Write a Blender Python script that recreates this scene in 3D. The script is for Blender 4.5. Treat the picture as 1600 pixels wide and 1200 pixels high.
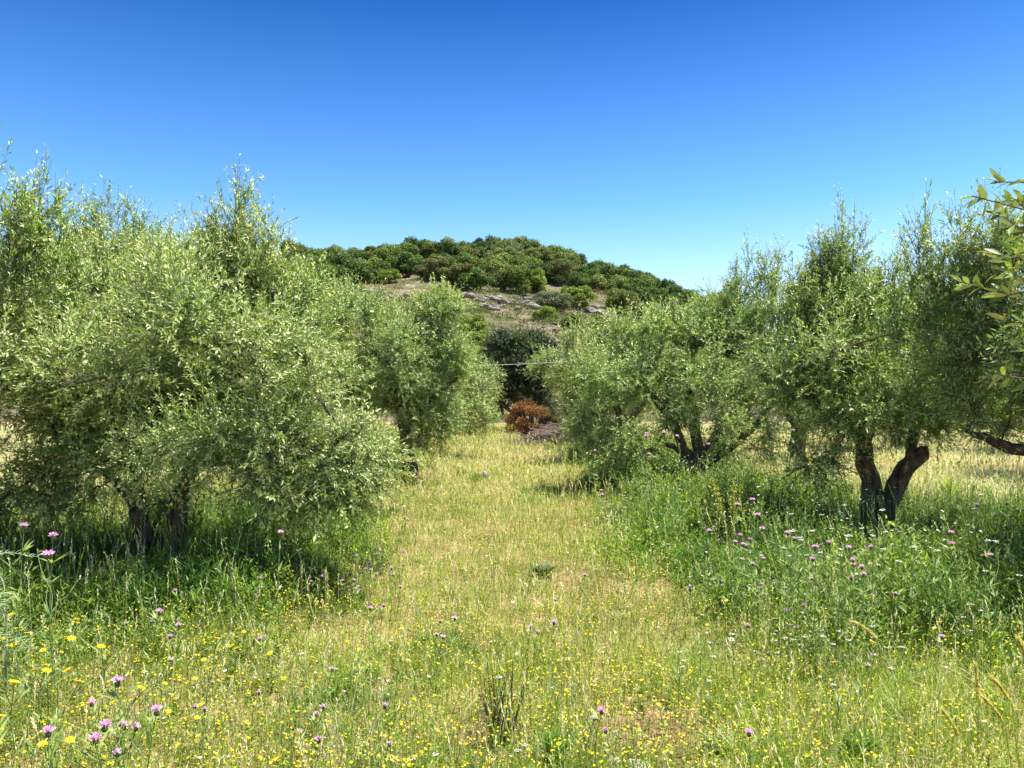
import bpy, math, random
import numpy as np
from mathutils import Vector, Matrix

# ------------------------------------------------------------------ camera, sky, sun, exposure
scene = bpy.context.scene
for o in list(bpy.data.objects):
    bpy.data.objects.remove(o)
EYE = 1.6
F = 1209.0            # focal length in photo pixels (photo 1600 x 1200)
HZ = 620.0            # photo row of the horizon
cam_d = bpy.data.cameras.new('camera')
cam = bpy.data.objects.new('camera', cam_d)
scene.collection.objects.link(cam)
cam.location = (0, 0, EYE)
cam.rotation_euler = (math.radians(90) + math.atan((HZ - 600) / F), 0, 0)
cam_d.sensor_width = 36
cam_d.lens = 36 * F / 1600
cam_d.clip_start = 0.05
cam_d.clip_end = 6000
scene.camera = cam

SUN_EL, SUN_AZ = 69.0, 74.0       # azimuth measured from +Y (ahead) towards +X
world = bpy.data.worlds.new('World')
scene.world = world
world.use_nodes = True
wn, wl = world.node_tree.nodes, world.node_tree.links
wn.clear()
sky = wn.new('ShaderNodeTexSky')
sky.sky_type = 'NISHITA'
sky.sun_disc = False
sky.sun_elevation = math.radians(SUN_EL)
sky.sun_rotation = math.radians(SUN_AZ)
sky.altitude = 0
sky.air_density = 1.0
sky.dust_density = 0.25
sky.ozone_density = 3.0
hs = wn.new('ShaderNodeHueSaturation')
hs.inputs['Saturation'].default_value = 1.1
hs.inputs['Value'].default_value = 1.0
bg = wn.new('ShaderNodeBackground')
bg.inputs['Strength'].default_value = 0.15
wo = wn.new('ShaderNodeOutputWorld')
wl.new(sky.outputs[0], hs.inputs['Color'])
# deeper blue towards the top of the view, as in the very clear air of the photograph
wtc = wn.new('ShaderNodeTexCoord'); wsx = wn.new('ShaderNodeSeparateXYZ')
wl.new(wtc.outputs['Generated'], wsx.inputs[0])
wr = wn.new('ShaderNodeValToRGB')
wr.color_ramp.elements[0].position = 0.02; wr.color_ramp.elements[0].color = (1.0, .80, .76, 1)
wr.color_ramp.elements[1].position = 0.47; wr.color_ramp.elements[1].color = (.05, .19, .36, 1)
e2_ = wr.color_ramp.elements.new(.85); e2_.color = (.40, .48, .59, 1)  # unseen sky overhead brightened again, added as fill light
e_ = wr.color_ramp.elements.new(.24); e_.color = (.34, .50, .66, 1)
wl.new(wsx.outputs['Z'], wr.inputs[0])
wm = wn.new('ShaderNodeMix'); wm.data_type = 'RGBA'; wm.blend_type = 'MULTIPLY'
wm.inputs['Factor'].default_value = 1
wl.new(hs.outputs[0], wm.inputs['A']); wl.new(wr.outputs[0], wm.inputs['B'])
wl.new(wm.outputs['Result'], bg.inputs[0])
wl.new(bg.outputs[0], wo.inputs[0])

sun_d = bpy.data.lights.new('sun', 'SUN')
sun_d.energy = 5.0
sun_d.angle = math.radians(0.53)
sun_d.color = (1.0, 0.955, 0.87)
sun = bpy.data.objects.new('sun', sun_d)
scene.collection.objects.link(sun)
el, az = math.radians(SUN_EL), math.radians(SUN_AZ)
sdir = Vector((math.sin(az) * math.cos(el), math.cos(az) * math.cos(el), math.sin(el)))
sun.rotation_euler = (-sdir).to_track_quat('-Z', 'Y').to_euler()

vs = scene.view_settings
vs.view_transform = 'Standard'
vs.look = 'None'
vs.exposure = 1.4
vs.gamma = 1.0
vs.use_curve_mapping = False
scene.render.engine = 'CYCLES'
scene.cycles.max_bounces = 6
scene.cycles.diffuse_bounces = 4
scene.cycles.transmission_bounces = 4
scene.cycles.glossy_bounces = 2
scene.cycles.transparent_max_bounces = 4

# ------------------------------------------------------------------ helpers
COL = scene.collection
RS = np.random.RandomState

def hash2(ix, iy, seed):
    h = np.sin(ix * 127.1 + iy * 311.7 + seed * 74.7) * 43758.5453
    return h - np.floor(h)

def vnoise(x, y, seed=0):
    x = np.asarray(x, float); y = np.asarray(y, float)
    ix, iy = np.floor(x), np.floor(y)
    fx, fy = x - ix, y - iy
    fx = fx * fx * (3 - 2 * fx); fy = fy * fy * (3 - 2 * fy)
    a, b = hash2(ix, iy, seed), hash2(ix + 1, iy, seed)
    c, d = hash2(ix, iy + 1, seed), hash2(ix + 1, iy + 1, seed)
    return (a * (1 - fx) + b * fx) * (1 - fy) + (c * (1 - fx) + d * fx) * fy

def fbm(x, y, seed=0, octs=3):
    x = np.asarray(x, float); y = np.asarray(y, float)
    s, a, t = 0, 1.0, 0
    for i in range(octs):
        s = s + a * vnoise(x * 2 ** i, y * 2 ** i, seed + i * 13); t += a; a *= .5
    return s / t

def gz(x, y):
    x = np.asarray(x, float); y = np.asarray(y, float)
    return 0.05 * np.sin(x * .9 + 1.3) * np.cos(y * .5) + 0.07 * (fbm(x * .6, y * .6, 5) - .5) \
        + 0.05 * np.clip(np.abs(x) - 1.3, 0, 1.2)

RX = (np.array([-1600, -400, 100, 240, 500, 640, 750, 850, 950, 1050, 1150, 1400, 1800, 2600]) - 800) / F * 150
RZ = np.array([14, 21, 25, 26.5, 27.0, 28.2, 28.5, 27.9, 24.6, 20.0, 16.0, 9.5, 4, 1.5])

def hz(x, y):
    """height of the hill"""
    x = np.asarray(x, float); y = np.asarray(y, float)
    zr = np.interp(x * 150 / np.clip(y, 90, 150) , RX, RZ)
    s = np.clip((y - 46) / 104.0, 0, 1)
    s = s ** 0.95
    back = np.clip((y - 160) / 200.0, 0, 1)
    z = zr * s * (1 - .8 * back ** 2)
    bump = (fbm(x * .09, y * .09, 3) - .5) * 3.0 + (fbm(x * .35, y * .35, 9) - .5) * 1.1
    return z + bump * np.clip((y - 46) / 25.0, 0, 1) - 0.4

def at(px, py, Y):
    """point at distance Y seen at that photo position (real size, real distance)"""
    return np.array([(px - 800) / F * Y, Y, EYE + (HZ - py) / F * Y])

def unit(v):
    v = np.asarray(v, float)
    return v / (np.linalg.norm(v, axis=-1, keepdims=True) + 1e-9)

def randdir(rs, n):
    return unit(rs.normal(size=(n, 3)))

class Geo:
    """collects quads and triangles with a colour per vertex and a material per face"""
    def __init__(s):
        s.v, s.c, s.q, s.m, s.n = [], [], [], [], 0
    def add(s, v, faces, col, mi=0):
        v = np.asarray(v, float).reshape(-1, 3)
        faces = np.asarray(faces, int)
        col = np.asarray(col, float)
        if col.ndim == 1: col = np.tile(col, (len(v), 1))
        s.v.append(v); s.c.append(col)
        s.q.append(faces + s.n); s.m.append(np.full(len(faces), mi))
        s.n += len(v)
    def build(s, name, mats, parent=None, smooth=False):
        me = bpy.data.meshes.new(name)
        v = np.concatenate(s.v); c = np.concatenate(s.c)
        idx = np.concatenate([f.ravel() for f in s.q])
        cnt = np.concatenate([np.full(len(f), f.shape[1]) for f in s.q])
        st = np.concatenate([[0], np.cumsum(cnt)[:-1]])
        me.vertices.add(len(v)); me.vertices.foreach_set('co', v.astype('f').ravel())
        me.loops.add(len(idx)); me.loops.foreach_set('vertex_index', idx.astype('i'))
        me.polygons.add(len(cnt))
        me.polygons.foreach_set('loop_start', st.astype('i'))
        me.polygons.foreach_set('material_index', np.concatenate(s.m).astype('i'))
        if smooth: me.polygons.foreach_set('use_smooth', np.ones(len(cnt), bool))
        at_ = me.attributes.new('col', 'FLOAT_COLOR', 'POINT')
        c4 = np.concatenate([c, np.ones((len(c), 1))], 1)
        at_.data.foreach_set('color', c4.astype('f').ravel())
        me.update(calc_edges=True)
        for m in (mats if isinstance(mats, (list, tuple)) else [mats]): me.materials.append(m)
        o = bpy.data.objects.new(name, me)
        COL.objects.link(o)
        if parent is not None: o.parent = parent
        return o

def leaves(g, pos, d, nrm, L, W, col, mi=0, fold=.25):
    """diamond leaves: pos (N,3) base, d direction, nrm normal"""
    n = len(pos)
    d = unit(d); side = unit(np.cross(d, nrm)); up = np.cross(side, d)
    L = np.broadcast_to(L, (n,))[:, None]; W = np.broadcast_to(W, (n,))[:, None]
    mid = pos + d * L * .48
    v = np.stack([pos, mid - side * W * .5 + up * W * fold, pos + d * L, mid + side * W * .5 + up * W * fold], 1)
    f = np.arange(n)[:, None] * 4 + np.array([[0, 1, 2, 3]])
    g.add(v.reshape(-1, 3), f, np.repeat(col, 4, 0) if np.ndim(col) == 2 else col, mi)

def big_leaves(g, pos, d, nrm, L, W, col, mi=0):
    """leaves with a midrib fold, curve and pointed ends (close to the camera)"""
    n = len(pos)
    d = unit(d); side = unit(np.cross(d, nrm)); up = np.cross(side, d)
    L = np.broadcast_to(L, (n,))[:, None]; W = np.broadcast_to(W, (n,))[:, None]
    ts = [0, .12, .35, .6, .85, 1]; ws = [.06, .5, .95, 1, .5, .02]
    rows = []
    for t, w in zip(ts, ws):
        c = pos + d * L * t - up * L * .16 * t * t
        rows += [c - side * W * w * .5 + up * W * .14 * w, c, c + side * W * w * .5 + up * W * .14 * w]
    v = np.stack(rows, 1)
    fs = []
    for i in range(5):
        for j in range(2):
            fs.append([i * 3 + j, i * 3 + j + 1, i * 3 + j + 4, i * 3 + j + 3])
    f = (np.arange(n)[:, None, None] * 18 + np.array(fs)[None]).reshape(-1, 4)
    g.add(v.reshape(-1, 3), f, np.repeat(col, 18, 0), mi)

def tubes(g, P, R, sides, col, mi=0, gnarl=0.0, seed=0):
    """P (M,K,3) polylines, R (M,K) radii"""
    P = np.asarray(P, float); R = np.asarray(R, float)
    M, K, _ = P.shape
    T = np.empty_like(P)
    T[:, 1:-1] = P[:, 2:] - P[:, :-2]; T[:, 0] = P[:, 1] - P[:, 0]; T[:, -1] = P[:, -1] - P[:, -2]
    T = unit(T)
    ref = np.where(np.abs(T[:, :1, 2:3]) > .8, np.array([1., 0.15, 0]), np.array([0.1, 0, 1.]))
    A = unit(np.cross(T, np.broadcast_to(ref, T.shape))); B = np.cross(T, A)
    a = np.arange(sides) * 2 * np.pi / sides
    rad = np.ones((M, K, sides))
    if gnarl:
        k = np.arange(K)[None, :, None]
        rad = 1 + gnarl * (np.sin(3 * a + k * .35 + seed) + .6 * np.sin(5 * a - k * .5 + 2 * seed)
                           + .7 * np.sin(2 * a + k * 1.1 + seed * 3) * np.cos(k * .9)) * .6
        rad = np.broadcast_to(rad, (M, K, sides))
    ring = P[:, :, None] + R[:, :, None, None] * rad[..., None] * (
        A[:, :, None] * np.cos(a)[None, None, :, None] + B[:, :, None] * np.sin(a)[None, None, :, None])
    base = (np.arange(M)[:, None, None] * K * sides + np.arange(K - 1)[None, :, None] * sides)
    j = np.arange(sides)[None, None]; j2 = (j + 1) % sides
    f = np.stack([base + j, base + j2, base + sides + j2, base + sides + j], -1).reshape(-1, 4)
    if np.ndim(col) == 2: col = np.repeat(col, K * sides, 0)
    g.add(ring.reshape(-1, 3), f, col, mi)

def curve(pts, n=14, wob=0.0, rs=None):
    """Catmull-Rom through control points; each (x,y,z,r)"""
    p = np.asarray(pts, float)
    p = np.concatenate([[2 * p[0] - p[1]], p, [2 * p[-1] - p[-2]]])
    m = len(p) - 3
    out = []
    for i in range(n):
        t = i / (n - 1) * m; k = min(int(t), m - 1); u = t - k
        a, b, c, d = p[k], p[k + 1], p[k + 2], p[k + 3]
        out.append(.5 * ((2 * b) + (-a + c) * u + (2 * a - 5 * b + 4 * c - d) * u * u + (-a + 3 * b - 3 * c + d) * u ** 3))
    out = np.array(out)
    if wob and rs is not None:
        out[1:-1, :3] += rs.normal(size=(n - 2, 3)) * wob
    return out

def tag(o, label=None, cat=None, group=None, kind=None):
    if label: o['label'] = label
    if cat: o['category'] = cat
    if group: o['group'] = group
    if kind: o['kind'] = kind
    return o

def empty(name, loc, label, cat, group=None, rz=0):
    o = bpy.data.objects.new(name, None)
    o.empty_display_size = .2
    COL.objects.link(o)
    o.location = loc; o.rotation_euler = (0, 0, rz)
    return tag(o, label, cat, group)

def copy_tree(o, loc, rz=0, sc=1.0, label=None, group=None, tilt=(0, 0)):
    kids = [(k, list(k.children)) for k in o.children]
    c = o.copy(); COL.objects.link(c)
    for k, gk in kids:
        ck = k.copy(); COL.objects.link(ck); ck.parent = c
        for g2 in gk:
            c2 = g2.copy(); COL.objects.link(c2); c2.parent = ck
    c.location = loc; c.rotation_euler = (tilt[0], tilt[1], rz)
    c.scale = (sc, sc, sc) if np.isscalar(sc) else sc
    if label: c['label'] = label
    if group: c['group'] = group
    return c

# ------------------------------------------------------------------ materials
def mat_base(name):
    m = bpy.data.materials.new(name); m.use_nodes = True
    n = m.node_tree.nodes; n.clear()
    return m, n, m.node_tree.links

def mat_leaf(name, trans=.35, rough=.5, under=None, spec=.4, tcol=(1.25, 1.25, .55)):
    m, n, l = mat_base(name)
    at_ = n.new('ShaderNodeAttribute'); at_.attribute_name = 'col'
    ct = at_.outputs['Color']
    if under:
        geo = n.new('ShaderNodeNewGeometry')
        mx = n.new('ShaderNodeMix'); mx.data_type = 'RGBA'
        l.new(geo.outputs['Backfacing'], mx.inputs['Factor'])
        l.new(ct, mx.inputs['A']); mx.inputs['B'].default_value = (*under, 1)
        ctop = mx.outputs['Result']
    else:
        ctop = ct
    p = n.new('ShaderNodeBsdfPrincipled')
    p.inputs['Roughness'].default_value = rough
    p.inputs['Specular IOR Level'].default_value = spec
    l.new(ctop, p.inputs['Base Color'])
    mt = n.new('ShaderNodeMix'); mt.data_type = 'RGBA'; mt.blend_type = 'MULTIPLY'
    mt.inputs['Factor'].default_value = 1; mt.inputs['B'].default_value = (*tcol, 1)
    l.new(ct, mt.inputs['A'])
    t = n.new('ShaderNodeBsdfTranslucent'); l.new(mt.outputs['Result'], t.inputs['Color'])
    ms = n.new('ShaderNodeMixShader'); ms.inputs[0].default_value = trans
    l.new(p.outputs[0], ms.inputs[1]); l.new(t.outputs[0], ms.inputs[2])
    o = n.new('ShaderNodeOutputMaterial'); l.new(ms.outputs[0], o.inputs[0])
    return m

def mat_noise(name, cols, scale=8, detail=8, rough=.9, bump=.4, bscale=None, stretch=(1, 1, 1), dist=.05):
    m, n, l = mat_base(name)
    tc = n.new('ShaderNodeTexCoord')
    mp = n.new('ShaderNodeMapping'); mp.inputs['Scale'].default_value = stretch
    l.new(tc.outputs['Object'], mp.inputs[0])
    no = n.new('ShaderNodeTexNoise'); no.inputs['Scale'].default_value = scale; no.inputs['Detail'].default_value = detail
    no.inputs['Roughness'].default_value = .65
    l.new(mp.outputs[0], no.inputs['Vector'])
    r = n.new('ShaderNodeValToRGB')
    e = r.color_ramp.elements
    e[0].position, e[0].color = cols[0][0], (*cols[0][1], 1)
    e[1].position, e[1].color = cols[-1][0], (*cols[-1][1], 1)
    for p_, c_ in cols[1:-1]:
        k = e.new(p_); k.color = (*c_, 1)
    l.new(no.outputs['Fac'], r.inputs[0])
    p = n.new('ShaderNodeBsdfPrincipled'); p.inputs['Roughness'].default_value = rough
    p.inputs['Specular IOR Level'].default_value = .2
    l.new(r.outputs[0], p.inputs['Base Color'])
    n2 = n.new('ShaderNodeTexNoise'); n2.inputs['Scale'].default_value = bscale or scale * 3; n2.inputs['Detail'].default_value = 6
    l.new(mp.outputs[0], n2.inputs['Vector'])
    b = n.new('ShaderNodeBump'); b.inputs['Strength'].default_value = bump; b.inputs['Distance'].default_value = dist
    l.new(n2.outputs['Fac'], b.inputs['Height']); l.new(b.outputs[0], p.inputs['Normal'])
    o = n.new('ShaderNodeOutputMaterial'); l.new(p.outputs[0], o.inputs[0])
    return m

M_OLIVE = mat_leaf('olive_leaf', .30, .48, (.47, .58, .22), .36, (1.25, 1.3, .5))
M_DARKLEAF = mat_leaf('dark_leaf', .2, .5, None, .35)
M_HILLLEAF = mat_leaf('hill_leaf', .25, .6, None, .2)
M_GRASS = mat_leaf('grass_blade', .42, .5, None, .3, (1.15, 1.2, .6))
M_PETAL = mat_leaf('petal', .4, .6, None, .2, (1.1, 1.1, 1.1))
M_BLOOM = mat_leaf('blossom_cream', .3, .7, None, .2, (1.1, 1.1, .8))
M_BARK = mat_noise('olive_bark', [(.32, (.03, .02, .014)), (.5, (.12, .085, .06)), (.68, (.26, .20, .14))],
                   16, 9, .95, 1.0, 26, (1, 1, .3), .06)
M_TWIG = mat_noise('twig_bark', [(.3, (.09, .075, .05)), (.7, (.22, .19, .14))], 30, 3, .9, .2)
M_GREYTWIG = mat_noise('dead_twig', [(.3, (.10, .075, .06)), (.7, (.30, .22, .18))], 12, 3, .9, .2)
M_SOIL = mat_noise('meadow_soil', [(.3, (.11, .075, .035)), (.48, (.23, .15, .065)), (.6, (.31, .21, .11)), (.75, (.19, .15, .06))],
                   2.2, 12, 1, .8, 25)
M_ROCK = mat_noise('limestone', [(.3, (.10, .09, .075)), (.5, (.26, .235, .20)), (.7, (.46, .43, .39))], 1.6, 10, .95, .9, 5, dist=.3)
M_STONE = mat_noise('field_stone', [(.3, (.35, .31, .26)), (.7, (.7, .66, .58))], 14, 8, .95, .6, 40)
M_HILL = mat_noise('hillside_earth', [(.36, (.05, .065, .022)), (.46, (.09, .085, .038)), (.53, (.14, .11, .06)), (.60, (.19, .15, .095)), (.70, (.34, .31, .265))],
                   .35, 14, 1, 1.0, 1.2, dist=.6)
M_WIRE = mat_noise('wire', [(.4, (.45, .43, .38)), (.6, (.6, .58, .52))], 5, 2, .6, 0)

# ------------------------------------------------------------------ ground and hill
def sheet(name, xs, ys, zf, mat):
    X, Y = np.meshgrid(xs, ys)
    Z = zf(X, Y)
    v = np.stack([X, Y, Z], -1).reshape(-1, 3)
    nx = len(xs)
    i, j = np.meshgrid(np.arange(len(ys) - 1), np.arange(nx - 1), indexing='ij')
    a = (i * nx + j).ravel()
    f = np.stack([a, a + 1, a + nx + 1, a + nx], -1)
    g = Geo(); g.add(v, f, (.2, .2, .1))
    return g.build(name, mat, smooth=True)

far = np.array([60, 90, 140, 250, 500, 1000, 2500.])
xs = np.concatenate([-far[::-1], np.arange(-40, 40.1, .4), far])
ys = np.concatenate([-far[::-1], np.arange(-20, 60.1, .4), [75, 100, 150, 250, 500, 1000, 2500.]])
def groundz(X, Y):
    k = np.clip((60 - np.maximum(np.abs(X), np.abs(Y))) / 10, 0, 1)
    return gz(X, Y) * k
tag(sheet('ground', xs, ys, groundz, M_SOIL), kind='structure')
xs = np.arange(-330, 330.1, 2.0); ys = np.arange(44, 420.1, 2.0)
def hillz(X, Y):
    z = hz(X, Y)
    edge = np.minimum.reduce([(X + 330) / 30, (330 - X) / 30, (420 - Y) / 60, (Y - 44) / 3])
    e = np.clip(edge, 0, 1)
    return z * e - 1.0 * (1 - e)
tag(sheet('hill', xs, ys, hillz, M_HILL), kind='structure')

# ------------------------------------------------------------------ olive tree generator
def var(rs, n, base, amp=.18, hue=.1):
    base = np.asarray(base, float)
    c = base[None] * (1 + rs.uniform(-amp, amp, (n, 1)))
    c[:, 0] *= 1 + rs.uniform(-hue, hue * 1.6, n)
    c[:, 2] *= 1 + rs.uniform(-hue, hue, n)
    return c

OLIVE_COL = (.165, .285, .045)

def make_tree(name, label, cat, group, base, stems, macros, spires, nclump, twigs_per, leaf_n, leafL, leafW,
              seed, col=OLIVE_COL, lmat=None, bloom=0.0, loc=None, clump_r=(.24, .5), tipcol=None, up=.65,
              zmin=.5, clear=(), tw_r=.003, barkm=None):
    """base, stems, macros, spires are world coordinates; the parts are stored relative to base.
    stems: list of control point lists (x,y,z,r): the first is the trunk, the others limbs."""
    rs = RS(seed)
    base = np.array(base, float)
    root = empty(name, base if loc is None else loc, label, cat, group)
    lmat = lmat or M_OLIVE; barkm = barkm or M_BARK
    skel = []
    for i, s in enumerate(stems):
        c = curve(s, 16, .012, rs)
        c[:, :3] -= base
        g = Geo()
        tubes(g, c[None, :, :3], c[None, :, 3], 12, (.1, .1, .1), 0, .16 if i < 3 else .1, seed + i)
        # closing cap
        n0 = 15 * 12
        g.add(np.concatenate([g.v[0][n0:n0 + 12], [c[-1, :3] + unit(c[-1, :3] - c[-2, :3]) * c[-1, 3] * .3]]),
              [[k, (k + 1) % 12, 12] for k in range(12)], (.1, .1, .1))
        g.build('trunk' if i == 0 else 'limb', barkm, root, True)
        skel.append(c)
    SK = np.concatenate([s[4:] for s in skel])
    # clumps
    mac = np.array([m[:6] for m in macros], float)
    wts = np.array([m[3] * m[5] for m in macros]); wts = wts / wts.sum()
    cents, rads = [], []
    tries = 0
    while len(cents) < nclump and tries < nclump * 30:
        tries += 1
        k = rs.choice(len(mac), p=wts)
        d = randdir(rs, 1)[0]
        rr = rs.uniform(.3, 1) ** .6
        r = rs.uniform(*clump_r)
        p = mac[k, :3] + d * mac[k, 3:] * rr * (1 - .5 * r / max(mac[k, 3:].max(), .5))
        p = p - base
        if p[2] < zmin: continue
        hol = math.sin(p[0] * 4.1 + seed) * math.sin(p[1] * 3.7 + 1.3 * seed) + math.sin(p[2] * 5.3 + p[0] * 1.7) * .8
        if hol < -.38: continue
        if any(np.linalg.norm(p + base - np.array(q[:3])) < q[3] for q in clear): continue
        if cents and np.min(np.linalg.norm(np.array(cents) - p, axis=1)) < r * .55: continue
        cents.append(p); rads.append(r)
    cents = np.array(cents); rads = np.array(rads)
    C = len(cents)
    # branches from the limbs to the clumps
    BP, BR = [], []
    done = SK[:, :3]
    order = np.argsort([np.min(np.linalg.norm(SK[:, :3] - c, axis=1)) for c in cents])
    bidx = {}
    for oi in order:
        c = cents[oi]
        dist = np.linalg.norm(done - c, axis=1) + np.clip(done[:, 2] - c[2] - .1, 0, 9) * .8
        s = done[np.argmin(dist)]
        t = np.linspace(0, 1, 7)[:, None]
        mid = (s + c) / 2 + np.array([0, 0, .12 * np.linalg.norm(c - s)]) + rs.normal(size=3) * .06 * np.linalg.norm(c - s)
        pl = (1 - t) ** 2 * s + 2 * t * (1 - t) * mid + t * t * c
        pl[1:-1] += rs.normal(size=(5, 3)) * .012
        BP.append(pl); ln = np.linalg.norm(c - s)
        BR.append(np.linspace(.008 + .010 * min(ln, 1.6), .004, 7))
        bidx[oi] = pl
        done = np.concatenate([done, pl[2:]])
    # twigs
    cen = cents.mean(0)
    B, D, Ln, LC, NL = [], [], [], [], []
    for i in range(C):
        n = max(6, int(twigs_per * (rads[i] / .38) ** 2))
        pl = bidx[i]
        t = rs.uniform(3.2, 6, n); k = np.minimum(t.astype(int), 5)
        b = pl[k] + (pl[k + 1] - pl[k]) * (t - k)[:, None]
        od = unit(cents[i] - cen) * .35
        d = unit(randdir(rs, n) + od + np.array([0, 0, up * (1 if cents[i][2] > 1.1 else .2)]))
        B.append(b); D.append(d)
        Ln.append(rads[i] * rs.uniform(.6, 1.0, n) * (1 + .9 * rs.uniform(0, 1, n) ** 3))
        cc = np.asarray(col) * rs.uniform(.68, 1.3) * (np.array([1.25, 1.08, 1.9]) if rs.uniform() < .25 else np.array([rs.uniform(.75, 1.15), 1, rs.uniform(.7, 1.1)]))
        LC.append(np.tile(cc, (n, 1)))
    for (x, y, z0, z1, r, n) in spires:
        b = np.array([x, y, z0]) - base + rs.normal(size=(n, 3)) * np.array([r * .6, r * .6, .12])
        n = int(n * 1.7)
        b = np.array([x, y, z0]) - base + rs.normal(size=(n, 3)) * np.array([r * .7, r * .7, .12])
        d = unit(np.stack([rs.normal(size=n) * .11, rs.normal(size=n) * .11, np.ones(n)], 1))
        H = (z1 - z0) * rs.uniform(.35, 1.0, n) ** .8; H[0] = z1 - z0
        # split long shoots in side twigs
        B.append(b); D.append(d); Ln.append(H); LC.append(var(rs, n, np.asarray(col) * .95, .1))
        for q in range(9):
            tt = rs.uniform(.15, .8, n)
            b2 = b + d * (H * tt)[:, None]
            d2 = unit(d + randdir(rs, n) * .7)
            B.append(b2); D.append(d2); Ln.append(np.minimum(H * rs.uniform(.18, .38, n), .3)); LC.append(var(rs, n, np.asarray(col), .1))
        q_ = np.argmin(np.linalg.norm(SK[:, :3] - b[0], axis=1))
    B = np.concatenate(B); D = np.concatenate(D); Ln = np.concatenate(Ln); LC = np.concatenate(LC)
    n = len(B)
    t = np.linspace(0, 1, 4)[None, :, None]
    sag = np.zeros((n, 3)); sag[:, 2] = np.where(D[:, 2] > .75, .05, rs.uniform(-.4, .1, n))
    P = B[:, None] + D[:, None] * Ln[:, None, None] * t + sag[:, None] * Ln[:, None, None] * t * t
    g = Geo()
    tubes(g, P, np.linspace(tw_r, tw_r * .4, 4)[None].repeat(n, 0), 3, (.1, .1, .1), 1)
    tubes(g, BP, BR, 5, (.1, .1, .1), 2)
    # leaves in opposite pairs
    nl = leaf_n
    k = np.linspace(.12, 1.0, nl)[None, :] + rs.uniform(-.02, .02, (n, nl))
    keep = (rs.uniform(size=(n, nl)) < np.clip(Ln[:, None] / .42, .45, 1) * .95)
    long_ = Ln > .6
    pos = B[:, None] + D[:, None] * (Ln[:, None] * k)[..., None] + sag[:, None] * (Ln[:, None] * k * k)[..., None]
    tan = unit(D[:, None] + 2 * sag[:, None] * k[..., None])
    rd = randdir(rs, n * nl).reshape(n, nl, 3)
    perp = unit(np.cross(tan, rd))
    ld = unit(perp * rs.uniform(.5, 1.0, (n, nl, 1)) + tan * .75)
    nrm = unit(np.cross(ld, np.cross(tan, ld)) + randdir(rs, n * nl).reshape(n, nl, 3) * .5)
    cc = np.repeat(LC[:, None], nl, 1)
    if tipcol is not None:
        a = (np.clip((k - .55) / .45, 0, 1) * rs.uniform(0, 1, (n, 1)))[..., None]
        cc = cc * (1 - a) + np.asarray(tipcol) * a
    cc = cc * rs.uniform(.75, 1.3, (n, nl, 1))
    kk = keep
    m = kk.sum()
    leaves(g, pos[kk], ld[kk], nrm[kk], leafL * rs.uniform(.6, 1.25, m), leafW * rs.uniform(.7, 1.2, m), cc[kk], 0)
    g.build('crown', [lmat, M_TWIG, barkm], root)
    if bloom > 0:
        g = Geo()
        nb = int(n * nl * bloom)
        a = rs.randint(0, n, nb); b = rs.randint(nl // 3, nl, nb)
        pk = pos[a, b] + randdir(rs, nb) * .012
        up_ = (pk[:, 2] > .7) & (fbm(pk[:, 0] * 1.3 + 7, pk[:, 2] * 1.3 + pk[:, 1], seed) > .47)
        pk = pk[up_]; nb = len(pk)
        dd = unit(randdir(rs, nb) + tan[a, b][up_])
        leaves(g, pk, dd, randdir(rs, nb), leafL * .42 * rs.uniform(.6, 1.3, nb), leafW * 1.0,
               var(rs, nb, (.70, .68, .38), .2), 0)
        o = g.build('blossom', M_BLOOM, root); o['kind'] = 'stuff'
    return root

def W(px, py, Y, r):            # stem control point
    p = at(px, py, Y); return (p[0], p[1], p[2], r)
def ME(px, py, Y, rx, ry, rz):  # crown lobe, radii in metres
    p = at(px, py, Y); return (p[0], p[1], p[2], rx, ry, rz)
def SP(px, py_top, Y, drop, r, n):
    p = at(px, py_top, Y); return (p[0], p[1], p[2] - drop, p[2], r, n)

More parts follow.
